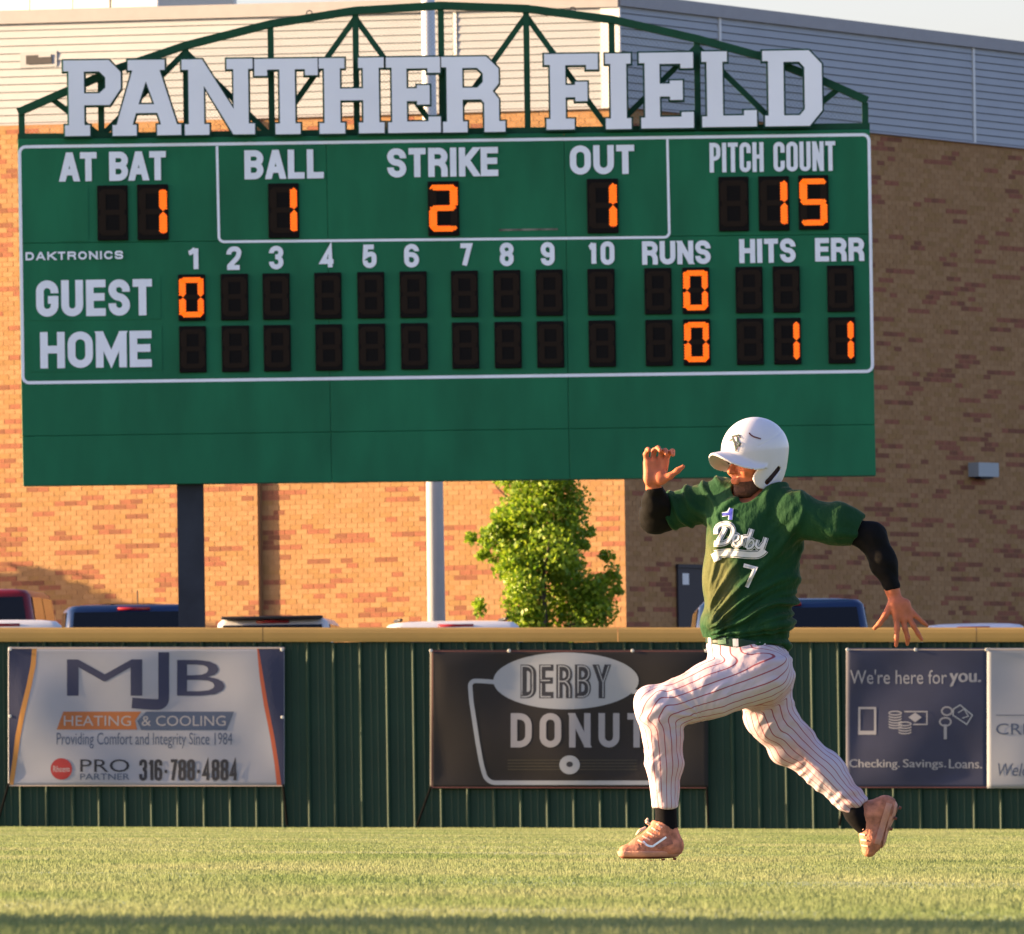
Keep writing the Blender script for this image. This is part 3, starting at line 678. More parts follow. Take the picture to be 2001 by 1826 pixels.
SEG = {'0': 'abcdef', '1': 'bc', '2': 'abged', '5': 'afgcd', ' ': ''}
def digit(x0, x1, y0, y1, ch, dots=(0, 0)):
    w = (x1 - x0); h = (y1 - y0); c0 = SBp(x0, y1); 
    kx = K
    def L(u, v, dy): return c0 + ex * (u * w * kx) + ez * (v * h * kx) + Vector((0, dy, 0))
    mb = MB(); mb.hexa([L(0, 1, -.035), L(1, 1, -.035), L(1, 0, -.035), L(0, 0, -.035)], [L(0, 1, .0), L(1, 1, .0), L(1, 0, .0), L(0, 0, .0)])
    md = solid(mb.build('digit_display', M['module'], board)); bevel(md, .008, 1)
    X0, X1 = .055, .945; Z0, Z1, ZM = .09, .93, .51; s = .225          # s: stroke in units of w
    sh = .175 * w / h; e = .02
    def hexh(z):   # horizontal, centre z
        return [(X0 + e, z), (X0 + s * .55, z + sh / 2), (X1 - s * .55, z + sh / 2), (X1 - e, z), (X1 - s * .55, z - sh / 2), (X0 + s * .55, z - sh / 2)]
    def hexv(x, za, zb): return [(x, za), (x + s / 2, za + sh * .45), (x + s / 2, zb - sh * .45), (x, zb), (x - s / 2, zb - sh * .45), (x - s / 2, za + sh * .45)]
    xl, xr = X0 + s / 2, X1 - s / 2
    segs = {'a': hexh(Z1 - sh / 2), 'd': hexh(Z0 + sh / 2), 'g': hexh(ZM), 'b': hexv(xr, ZM + .012, Z1 - sh * .15), 'c': hexv(xr, Z0 + sh * .15, ZM - .012),
            'f': hexv(xl, ZM + .012, Z1 - sh * .15), 'e': hexv(xl, Z0 + sh * .15, ZM - .012)}
    def inside(p, poly):
        r = False; j = len(poly) - 1
        for i in range(len(poly)):
            a, b = poly[i], poly[j]
            if (a[1] > p[1]) != (b[1] > p[1]) and p[0] < (b[0] - a[0]) * (p[1] - a[1]) / (b[1] - a[1]) + a[0]: r = not r
            j = i
        return r
    for key, poly in segs.items():
        lit = key in SEG[ch]
        mb = MB(); kk = 'agdbcef'.index(key); mb.add([L(u, v, -.0375 - .0007 * kk) for u, v in poly], [tuple(range(6))], 0)
        if lit:
            du, dv = 4.3 / w, 5.4 / h; j = 0; v = Z0
            while v < Z1 + dv:
                u = X0 + (du / 2 if j % 2 else 0)
                while u < X1:
                    if inside((u, v), [(pu + (pu - .5) * .02, pv) for pu, pv in poly]):
                        r = 1.95 / w; rz = 1.8 / h
                        mb.add([L(u - r, v, -.044), L(u, v + rz, -.044), L(u + r, v, -.044), L(u, v - rz, -.044)], [(0, 1, 2, 3)], 1)
                    u += du
                v += dv / 2; j += 1
            mb.build('lit_segment', [M['led_glow'], M['led']], md)
        else: mb.build('segment', M['seg_off'], md)
for x0_, x1_, y0_, y1_, ch in [(191, 251, 363, 471, ' '), (269, 330, 361, 470, '1'), (525, 585, 359, 466, '1'), (837, 898, 355, 462, '2'), (1148, 1209, 350, 457, '1'),
                               (1405, 1464, 346, 453, ' '), (1483, 1543, 345, 452, '1'), (1561, 1620, 343, 450, '5')]:
    digit(x0_, x1_, y0_, y1_, ch)
gx = [(349, 402), (432, 486), (514, 567), (615, 668), (699, 752), (782, 835), (882, 935), (965, 1018), (1048, 1101), (1149, 1202), (1260, 1313), (1334, 1387), (1438, 1491), (1511, 1564), (1617, 1670)]
for i, (a, b) in enumerate(gx):
    y = 537 - (a - 349) * .0138
    digit(a, b, y, y + 91, '0' if i in (0, 11) else ' ')
    digit(a + 2, b + 2, y + 101, y + 192, '0' if i == 11 else '1' if i in (13, 14) else ' ')
# worn strip low on the board between strike and out
a, b = quad_px([(975, 448), (1090, 446.5), (1090, 450), (975, 452)], -.006, -.001); mb = MB(); mb.hexa(a, b); mb.build('worn_strip', mat('worn_strip', (.12, .12, .1), .7, var=.9, scale=6), board)
# truss
TY = .12
top = [(36, 218), (135, 175), (232, 132), (362, 88), (528, 46), (692, 20), (862, 10), (1028, 16), (1195, 37), (1362, 75), (1486, 109), (1528, 126), (1608, 157), (1694, 195)]
def topy(x):
    for a, b in zip(top, top[1:]):
        if a[0] <= x <= b[0]: return a[1] + (b[1] - a[1]) * (x - a[0]) / (b[0] - a[0])
def boty(x): return 268 - (x - 34) * .0126
for i, (a, b) in enumerate(zip(top, top[1:])):
    d_ = (SBp(*b, TY) - SBp(*a, TY)).normalized() * .012
    mb = MB(); mb.beam(SBp(*a, TY) - d_, SBp(*b, TY) + d_, 15 * K, .10 + .008 * (i % 2)); mb.build('top_chord', M['truss'], board)
a, b = quad_px([(34, 261), (1700, 240), (1700, 254), (34, 273)], TY - .06, TY + .06); mb = MB(); mb.hexa(a, b); solid(mb.build('bottom_chord', M['truss'], board))
posts = [41, 196, 362, 528, 694, 861, 1028, 1195, 1362, 1528, 1691]
for x in posts:
    t = topy(x); mb = MB(); mb.beam(SBp(x, t + 6, TY + .01), SBp(x + (boty(x) - t) * .014, boty(x), TY + .01), 12 * K, .07); mb.build('truss_post', M['truss'], board)
dg = [((100, 192), (192, 262)), ((362, 100), (200, 262)), ((362, 100), (524, 260)), ((694, 34), (533, 260)), ((694, 34), (856, 258)), ((1028, 30), (866, 256)), ((1028, 30), (1190, 252)),
      ((1362, 90), (1200, 250)), ((1362, 90), (1524, 248)), ((1640, 172), (1545, 248))]
for a, b in dg:
    mb = MB(); mb.beam(SBp(*a, TY + .02), SBp(*b, TY + .02), 11 * K, .05); mb.build('truss_brace', M['truss'], board)
# fine wire mesh behind the truss members: woven of thin diagonal wires
mb = MB(); st = 8.2
for sgn in (1, -1):
    x = -250.
    while x < 1950:
        pts = []
        for k in range(0, 61):
            X = x + sgn * k * 4.5; Y = 262 - k * 4.5
            if 40 < X < 1692 and topy(X) is not None and Y > topy(X) and Y < boty(X): pts.append((X, Y))
        if len(pts) > 1:
            a = SBp(*pts[0], TY + .06 + .004 * sgn); b = SBp(*pts[-1], TY + .06 + .004 * sgn); w = Vector((.0017, 0, 0))
            mb.add([a - w, a + w, b + w, b - w], [(0, 1, 2, 3)])
        x += st
tag(mb.build('wire_mesh', mat('galvanised_wire', (.24, .28, .25), .5), board), kind='stuff')
for px in (604, 1119):
    c = SBp(px, topy(px) - 9, TY); mb = MB()
    pts = [c + Vector((math.cos(t) * .035, 0, math.sin(t) * .035)) for t in [i * math.pi / 5 for i in range(10)]]
    for i in range(10): mb.tube(pts[i], pts[(i + 1) % 10], .007, .007, 5)
    mb.build('eye_bolt', M['column'], board)
# slab letters
LT = {
 'P': ([(0, 0), (89, 0), (112, 24), (112, 56), (90, 88), (40, 88), (40, 127), (51, 127), (51, 148), (2, 148), (2, 127), (10, 127), (10, 21), (0, 21)], [[(40, 22), (70, 22), (82, 34), (82, 54), (70, 65), (40, 65)]]),
 'A': ([(31, 0), (103, 0), (103, 20), (93, 20), (126, 127), (134, 127), (134, 148), (87, 148), (87, 127), (95, 127), (88, 104), (46, 104), (39, 127), (47, 127), (47, 148), (0, 148), (0, 127), (8, 127), (40, 20), (31, 20)], [[(66, 42), (82, 87), (51, 87)]]),
 'N': ([(0, 0), (40, 0), (101, 98), (101, 20), (88, 20), (88, 0), (139, 0), (139, 20), (130, 20), (130, 127), (142, 127), (142, 148), (100, 148), (43, 52), (43, 127), (53, 127), (53, 148), (5, 148), (5, 127), (13, 127), (13, 20), (0, 20)], []),
 'T': ([(0, 0), (124, 0), (124, 33), (99, 33), (99, 21), (79, 21), (79, 127), (89, 127), (89, 148), (40, 148), (40, 127), (49, 127), (49, 21), (25, 21), (25, 33), (0, 33)], []),
 'H': ([(0, 0), (50, 0), (50, 20), (41, 20), (41, 60), (86, 60), (86, 20), (77, 20), (77, 0), (127, 0), (127, 20), (117, 20), (117, 127), (127, 127), (127, 148), (77, 148), (77, 127), (86, 127), (86, 83), (41, 83), (41, 127), (50, 127), (50, 148), (0, 148), (0, 127), (10, 127), (10, 20), (0, 20)], []),
 'E': ([(0, 0), (106, 0), (106, 31), (81, 31), (81, 22), (40, 22), (40, 61), (60, 61), (60, 55), (85, 55), (85, 93), (60, 93), (60, 86), (40, 86), (40, 126), (82, 126), (82, 117), (106, 117), (106, 148), (3, 148), (3, 127), (11, 127), (11, 20), (0, 20)], []),
 'R': ([(0, 0), (88, 0), (112, 24), (112, 53), (100, 68), (112, 84), (112, 127), (124, 127), (124, 148), (83, 148), (83, 91), (77, 84), (41, 84), (41, 127), (50, 127), (50, 148), (2, 148), (2, 127), (10, 127), (10, 20), (0, 20)], [[(41, 22), (70, 22), (81, 33), (81, 50), (70, 61), (41, 61)]]),
 'F': ([(0, 0), (105, 0), (105, 31), (82, 31), (82, 22), (41, 22), (41, 61), (60, 61), (60, 55), (84, 55), (84, 93), (60, 93), (60, 85), (41, 85), (41, 127), (58, 127), (58, 148), (3, 148), (3, 127), (11, 127), (11, 21), (0, 21)], []),
 'I': ([(0, 0), (50, 0), (50, 20), (41, 20), (41, 127), (50, 127), (50, 148), (0, 148), (0, 127), (10, 127), (10, 20), (0, 20)], []),
 'L': ([(0, 0), (50, 0), (50, 20), (41, 20), (41, 126), (82, 126), (82, 116), (107, 116), (107, 148), (0, 148), (0, 127), (10, 127), (10, 20), (0, 20)], []),
 'D': ([(0, 0), (91, 0), (116, 27), (116, 118), (91, 148), (4, 148), (4, 127), (11, 127), (11, 20), (0, 20)], [[(41, 22), (72, 22), (82, 33), (82, 115), (72, 127), (41, 127)]]),
}
for ch, x, y in [('P', 124, 120), ('A', 219, 119.5), ('N', 355, 118), ('T', 497, 117), ('H', 623, 115.5), ('E', 754, 114), ('R', 862, 113), ('F', 1063, 107.5), ('I', 1182, 106.5), ('E', 1248, 105), ('L', 1370, 102.5), ('D', 1489, 101)]:
    outer, holes = LT[ch]; o0 = SBp(x, y, 0)
    def fn(u, v, d, o0=o0): return o0 + ex * (u * K) - ez * (v * K) + Vector((0, -.10 + d, 0))
    face = fill(outer, holes, fn, .03, 'sign_letter', M['face'], board)
    def fn2(u, v, d, o0=o0): return o0 + ex * (u * K) - ez * (v * K) + Vector((0, -.072 + d, 0))
    fill(offset_poly(outer, 3.4), [offset_poly(h, -3.4) for h in holes], fn2, .10, 'letter_backing', M['outline'], face)
# columns
for px in (372, 1480):
    mb = MB(); zt_ = SBp(px, 940, 0).z + .3; x = SBp(px, 1080).x; w = 25.5 * K; yb_ = .28
    zb_ = terrain(x, YS) - .1
    for yy in (YS + yb_ - .16, YS + yb_ + .16): mb.box((x, yy, (zt_ + zb_) / 2), (w, .012, (zt_ - zb_) / 2))
    mb.box((x, YS + yb_, (zt_ + zb_) / 2), (.008, .148, (zt_ - zb_) / 2)); mb.build('column', M['column'], board)

# ------------------------------------------------------------------ school building
YC = 165.0
C0 = P(1224, 1222, YC); C0 = Vector((C0.x, YC, 0))
AL = math.radians(25)
uL = Vector((-math.cos(AL), math.sin(AL), 0)); nL = Vector((-math.sin(AL), -math.cos(AL), 0))
uR = Vector((1, 1.27, 0)).normalized(); nR = Vector((uR.y, -uR.x, 0))
bld = empty('school_building', (C0.x, C0.y + 3, LOT), 'tan and red brick school building with a metal sided upper storey', 'building')
def uz(px, py, side):
    u, n = (uL, nL) if side == 'L' else (uR, nR); p = PP(px, py, C0, n); return ((p - C0).dot(u), p.z)
def wpt(side, u, z, out=0.):
    uu, n = (uL, nL) if side == 'L' else (uR, nR); return Vector((C0.x, C0.y, 0)) + uu * u + n * out + Vector((0, 0, z))
def linefn(side, a, b):
    (u1, z1), (u2, z2) = uz(*a, side), uz(*b, side); return lambda u: z1 + (z2 - z1) * (u - u1) / (u2 - u1)
joint = {'L': linefn('L', (0, 245), (1190, 211)), 'R': linefn('R', (1702, 259), (2001, 290))}
cop0 = {'L': linefn('L', (0, 47), (500, 33)), 'R': linefn('R', (1300, 22), (2001, 105))}
cop1 = {'L': linefn('L', (0, 22), (700, 3)), 'R': linefn('R', (1317, 0), (2001, 83))}
EXT = {'L': 17.0, 'R': 17.5}
CH = .0815; BL = .204
US = uz(511, 1080, 'L')[0]
def step(side, u): return .125 if side == 'L' and u > US else 0.   # the wall steps forward left of here
bmats = [M['tan1'], M['tan2'], M['tan3'], M['red1'], M['red2']]
for side in 'LR':
    E_ = EXT[side]; J = joint[side]
    mb = MB(); q = [wpt(side, 0, LOT - .3), wpt(side, E_, LOT - .3), wpt(side, E_, J(E_)), wpt(side, 0, J(0))]
    n = nL if side == 'L' else nR
    mb.hexa(q, [p - n * .25 for p in q]); wall = solid(mb.build('brick_wall', M['mortar'], bld))
    if side == 'L':
        q = [wpt(side, US, LOT - .3, .125), wpt(side, E_, LOT - .3, .125), wpt(side, E_, J(E_) - .02, .125), wpt(side, US, J(US) - .02, .125)]
        mb = MB(); mb.hexa(q, [p - n * .12 for p in q]); solid(mb.build('projecting_wall', M['mortar'], wall))
    if side == 'L': wallL = wall
    mb = MB(); singles = []
    rr = random.Random(5 if side == 'L' else 9)
    du_, dz_ = uz(1322, 1108, side) if side == 'R' else (0, 0)
    zc = LOT; row = 0; prev = {}
    while zc < J(0) + 2:
        off = (row % 2) * BL / 2; k = int(E_ / BL) + 1; red = 0; cur = {}
        for i in range(k):
            ua = i * BL + off + .0; ub = ua + BL - .010
            if i == 0 and off: 
                pass
            near = prev.get(i, 0) + prev.get(i + (1 if off else -1), 0)
            if red > 0: red -= 1
            elif rr.random() < (.10 + .02 * near): red = rr.choice([1, 1, 2, 2, 3, 4])
            isred = red > 0; cur[i] = 1 if isred else 0
            um = (ua + ub) / 2
            if zc + CH > min(J(ua), J(ub)) - .01 or ub > E_: continue
            if side == 'R' and hasattr(bpy, 'door_box') : pass
            mi = rr.choice([3, 3, 4]) if isred else rr.choice([0, 0, 1, 1, 2])
            if side == 'L' and ua < US < ub: ua, ub = (ua, US - .02) if US - ua > ub - US else (US + .001, ub)
            so_ = step(side, (ua + ub) / 2); pr = so_ + .004 + rr.uniform(-.0015, .002)
            z0, z1 = zc + .0045, zc + CH - .0045
            f = [wpt(side, ua, z0, pr), wpt(side, ub, z0, pr), wpt(side, ub, z1, pr), wpt(side, ua, z1, pr)]
            g = [p - n * (pr - so_ - .0005) for p in f]
            px_est = None
            if side == 'L' and US - 4.6 < um < US - .35 and 4.15 < zc < 5.4: singles.append((f, g, mi)); continue
            mb.add(f + g, [(0, 1, 2, 3), (0, 4, 5, 1), (1, 5, 6, 2), (2, 6, 7, 3), (3, 7, 4, 0)], mi)
        prev = cur; zc += CH; row += 1
    tag(mb.build('brickwork', bmats, wall), kind='stuff')
    print('BRICKS', side, len(mb.f) // 5, len(singles))
    cache = {}
    for f, g, mi in singles[:300]:
        c = sum(f, Vector()) / 4; key = mi
        if key not in cache:
            me = bpy.data.meshes.new('brick'); me.from_pydata([tuple(p - c) for p in f + g], [], [(0, 1, 2, 3), (0, 4, 5, 1), (1, 5, 6, 2), (2, 6, 7, 3), (3, 7, 4, 0)]); me.materials.append(bmats[mi]); cache[key] = me
        o = bpy.data.objects.new('brick', cache[key]); COL.objects.link(o); o.parent = wall; o.location = c
    # bricks are written in world space, the wall's own origin sits at -bld.location
    for o in wall.children:
        if o.name.startswith('brick') and not o.name.startswith('brickwork'): o.location = Vector(o.location) - Vector(bld.location) - Vector(wall.location)
    mb = MB()
    for f, g, mi in singles[300:]: mb.add(f + g, [(0, 1, 2, 3), (0, 4, 5, 1), (1, 5, 6, 2), (2, 6, 7, 3), (3, 7, 4, 0)], mi)
    if mb.f: tag(mb.build('brickwork', bmats, wall), kind='stuff')
    # metal siding: backing, planks in sections, trims, coping
    c0, c1 = cop0[side], cop1[side]
    q = [wpt(side, 0, J(0), .01), wpt(side, E_, J(E_), .01), wpt(side, E_, c1(E_) - .02, .01), wpt(side, 0, c1(0) - .02, .01)]
    mb = MB(); mb.hexa(q, [p - n * .2 for p in q]); solid(mb.build('siding_backing', M['groove'], bld))
    cuts = [uz(1182, 100, 'L')[0], uz(890, 100, 'L')[0], uz(300, 100, 'L')[0] + 6, E_] if side == 'L' else [uz(1200, 100, 'R')[0] + .02, uz(1404, 100, 'R')[0], uz(1900, 180, 'R')[0], E_]
    NR = 13
    for s_ in range(3):
        ua, ub = cuts[s_] + .03, cuts[s_ + 1] - .03
        if ub <= ua: continue
        for r in range(NR):
            t0, t1 = r / NR, (r + 1) / NR
            def Z(u, t): return J(u) + .02 + (c0(u) - J(u) - .02) * t
            h = (Z(ua, t1) - Z(ua, t0)); g0 = .009
            # lower lip sits back, so that a thin shadow line shows between planks
            f = [wpt(side, ua, Z(ua, t0) + g0, .050), wpt(side, ub, Z(ub, t0) + g0, .050), wpt(side, ub, Z(ub, t1) - .004, .034), wpt(side, ua, Z(ua, t1) - .004, .034)]
            g = [p - n * .024 for p in f]; mb = MB(); mb.hexa(f, g); solid(mb.build('siding_plank', M['siding'], bld))
    for s_ in range(1, 3):
        u = cuts[s_]; w = .05
        q = [wpt(side, u - w, J(u), .06), wpt(side, u + w * .2, J(u), .06), wpt(side, u + w * .2, c0(u), .06), wpt(side, u - w, c0(u), .06)]
        mb = MB(); mb.hexa(q, [p - n * .05 for p in q]); solid(mb.build('joint_trim', M['whitepaint'], bld))
    q = [wpt(side, -.05, c0(0) - .01, .10), wpt(side, E_, c0(E_) - .01, .10), wpt(side, E_, c1(E_), .10), wpt(side, -.05, c1(0), .10)]
    mb = MB(); mb.hexa(q, [p - n * .5 for p in q]); solid(mb.build('coping', M['coping'], bld))
    q = [wpt(side, 0, J(0) - .015, .06), wpt(side, E_, J(E_) - .015, .06), wpt(side, E_, J(E_) + .02, .05), wpt(side, 0, J(0) + .02, .05)]
    mb = MB(); mb.hexa(q, [p - n * .06 for p in q]); solid(mb.build('base_flashing', M['coping'], bld))
# corner trim
mb = MB()
q = [wpt('L', .28, joint['L'](0), .065), wpt('L', -.06, joint['L'](0), .065), wpt('L', -.06, cop0['L'](0), .065), wpt('L', .28, cop0['L'](0), .065)]
mb.hexa(q, [p - nL * .05 for p in q]); solid(mb.build('corner_trim', M['whitepaint'], bld))
# small louvre in the siding, left
def wall_box(name, side, x0, x1, y0, y1, o0, o1, m, parent=bld):
    (ua, za), (ub, zb) = uz(x0, y1, side), uz(x1, y0, side)
    q = [wpt(side, ua, za, o1), wpt(side, ub, za, o1), wpt(side, ub, zb, o1), wpt(side, ua, zb, o1)]
    n = nL if side == 'L' else nR; mb = MB(); mb.hexa(q, [p - n * (o1 - o0) for p in q]); return solid(mb.build(name, m, parent))
vt = wall_box('vent', 'L', 43, 114, 100, 134, .045, .060, M['siding'])
wall_box('vent_opening', 'L', 55, 105, 107, 127, .074, .078, M['dark'], vt)
wall_box('vent_flap', 'L', 80, 104, 106, 113, .078, .085, M['siding'], vt)
# door on the shaded wall
dr = wall_box('door', 'R', 1323, 1376, 1109, 1300, .012, .05, M['door'])
wall_box('door_frame', 'R', 1319, 1380, 1104, 1110, .012, .07, M['door'], dr)
wall_box('notice', 'R', 1329, 1341, 1121, 1143, .051, .053, M['whitepaint'], dr)
# wall lamp
lp = wall_box('wall_lamp', 'R', 1892, 1931, 906, 932, .0, .22, M['greypaint'])
wall_box('lamp_lens', 'R', 1900, 1924, 932, 936, .05, .18, M['dark'], lp)
# roof, and the parts that rise behind the coping
mb = MB(); zr = cop1['L'](8) - .5
rp = [wpt('L', 0, zr), wpt('L', EXT['L'], zr), wpt('L', EXT['L'], zr) + Vector((4, 30, 0)), wpt('R', EXT['R'], zr) + Vector((0, 20, 0)), wpt('R', EXT['R'], zr)]
mb.add([p + Vector((0, .3, -.4)) for p in rp], [(0, 1, 2, 3, 4)]); mb.build('roof', M['greypaint'], bld)
hp = P(307, 20, 185)
for a, b in ((-350, 57), (59, 141), (143, 213), (218, 307)):
    p0, p1, p2, p3 = PP(a, 60, hp, nL), PP(b, 60, hp, nL), PP(b, -60, hp, nL), PP(a, -60, hp, nL)
    mb = MB(); mb.hexa([p0, p1, p2, p3], [p - nL * 3 for p in (p0, p1, p2, p3)]); solid(mb.build('penthouse_panel', M['whitepaint'], bld))
q0 = P(310, 40, 180); q1 = P(457, 40, 180); zt2 = P(400, -30, 180).z
mb = MB(); mb.box(((q0.x + q1.x) / 2, 181, (q0.z - 1 + zt2) / 2), ((q1.x - q0.x) / 2, 1, (zt2 - q0.z + 1) / 2)); mb.build('rooftop_unit', M['greypaint'], bld)

# ------------------------------------------------------------------ poles
def light_pole(px, py, w, Y, label, x=None, hh=17):
    p = P(px, py, Y); k = Y / FPX; x = p.x if x is None else x
    root = empty('light_pole', (x, Y, terrain(x, Y)), label, 'light pole')
    zb = terrain(x, Y); zt = zb + hh
    mb = MB(); mb.tube((x, Y, zb), (x, Y, zt), w * k * .56, w * k * .30, 20); mb.build('pole', M['pole'], root, True)
    mb = MB(); mb.box((x, Y, zb + .02), (.3, .3, .02)); mb.build('base_plate', M['pole'], root)
    mb = MB(); mb.beam((x - 1.5, Y, zt - .3), (x + 1.5, Y, zt - .3), .12, .12); mb.build('crossarm', M['pole'], root)
    for i in range(4):
        c = Vector((x - 1.35 + .9 * i, Y - .15, zt - .55)); mb = MB(); mb.tube(c + Vector((0, .15, .1)), c + Vector((0, -.2, -.08)), .12, .28, 14); mb.build('floodlight', M['greypaint'], root)
light_pole(850, 1000, 33, 145, 'tall pale galvanised light pole rising behind the scoreboard, left of the tree')

# ------------------------------------------------------------------ trees
def leaf_cloud(root, blobs, n, size, m, seed, name='crown'):
    r = np.random.default_rng(seed); V = []; F = []
    tot = sum(b[3] ** 1.7 for b in blobs)
    pts = []
    for (x, y, z, rad, sz) in blobs:
        k = int(n * rad ** 1.7 / tot)
        d = r.normal(size=(k, 3)); d /= np.linalg.norm(d, axis=1)[:, None]
        rr = rad * (.3 + .85 * r.random(k) ** .75)
        q = d * rr[:, None]; q[:, 2] *= sz; pts.append(q + np.array([x, y, z]))
    p = np.concatenate(pts); n = len(p)
    a = r.normal(size=(n, 3)); a /= np.linalg.norm(a, axis=1)[:, None]; b = np.cross(a, r.normal(size=(n, 3))); b /= np.linalg.norm(b, axis=1)[:, None]
    s = size * (.6 + .8 * r.random(n))[:, None]
    v = np.stack([p - a * s * .6, p + b * s * .38, p + a * s * .7, p - b * s * .38], 1).reshape(-1, 3)
    mesh(name, v.tolist(), [(4 * i, 4 * i + 1, 4 * i + 2, 4 * i + 3) for i in range(n)], m, root)
YT = 152.0
c = P(1065, 1222, YT); tx = c.x
tree = empty('maple_tree', (tx, YT, LOT), 'young yellow green maple tree below the scoreboard, in front of the brick wall', 'tree')
blobs = []; tr = random.Random(12)
for px, py, r_, sz in [(1055, 800, 38, 1.3), (1060, 860, 60, 1.2), (1010, 935, 60, 1), (1060, 930, 70, 1), (1105, 940, 55, 1), (1000, 990, 50, .9), (1050, 1000, 70, 1), (1105, 1000, 50, 1), (1005, 1045, 60, .9), (1060, 1070, 75, 1), (965, 1035, 34, .8), (955, 1065, 30, .8),
                       (925, 1050, 17, .8), (945, 1085, 24, .8), (1110, 1050, 45, .9), (985, 1100, 45, .8), (1040, 1120, 70, 1), (1015, 1145, 48, .9), (1095, 1120, 60, 1), (1060, 1175, 72, 1), (1030, 1200, 50, 1), (1120, 1150, 45, .9), (1165, 1140, 42, 1.0), (1185, 1090, 17, 1.3),
                       (1190, 1125, 24, 1), (1150, 1180, 52, .9), (1120, 1205, 70, .9), (940, 1190, 17, 1.6), (1205, 1155, 14, .8), (1140, 1065, 18, .7), (1150, 1040, 14, .6), (1165, 1195, 36, .9)]:
    for q in range(4):
        a = P(px + tr.uniform(-.5, .5) * r_, py + tr.uniform(-.5, .5) * r_, YT); blobs.append((a.x, YT + tr.uniform(-.8, .8) * r_ / 130 * 1.2, a.z, r_ / 131 * tr.uniform(.42, .72), sz))
leaf_cloud(tree, blobs, 27000, .060, M['leaf'], 4)
mb = MB(); mb.tube((tx, YT, LOT - .1), (tx - .05, YT, LOT + 3.2), .09, .05, 10); mb.tube((tx - .05, YT, LOT + 3.2), (tx - .1, YT, LOT + 5.6), .05, .015, 8); mb.build('trunk', M['bark'], tree, True)
for i in range(9):
    z = LOT + 1.3 + i * .42; a = i * 2.4; L = 1.0 - i * .07; mb = MB(); mb.tube((tx - .03, YT, z), (tx + math.cos(a) * L, YT + math.sin(a) * L, z + .7), .03, .008, 6); mb.build('limb', M['bark'], tree)
# shrubby trees out of frame to the left: their shade lies on the foot of the lit wall
def shade_tree(px, u_out, H, R_, label, seed):
    ww = uz(px, 1180, 'L'); w = wpt('L', ww[0], 0, 0); g = w + Vector((sdir.x, sdir.y, 0)).normalized() * u_out
    root = empty('broad_shade_tree', (g.x, g.y, LOT), label, 'tree'); bl = []; r = random.Random(seed)
    for q in range(22):
        bl.append((g.x + r.uniform(-R_, R_), g.y + r.uniform(-R_, R_) * .6, LOT + H - R_ * .6 + r.uniform(-.9, .35) * R_, R_ * r.uniform(.25, .45), .9))
    leaf_cloud(root, bl, 3500, .16, M['shrubleaf'], seed)
    mb = MB(); mb.tube((g.x, g.y, LOT - .1), (g.x, g.y, LOT + H * .7), .12, .06, 10); mb.build('trunk', M['bark'], root, True)
shade_tree(265, 9.0, 4.55, .85, 'round shade tree outside the left edge, nearer of two beside the lit brick wall', 31)
shade_tree(45, 8.5, 4.6, .85, 'round shade tree outside the left edge, further along the lit brick wall', 33)

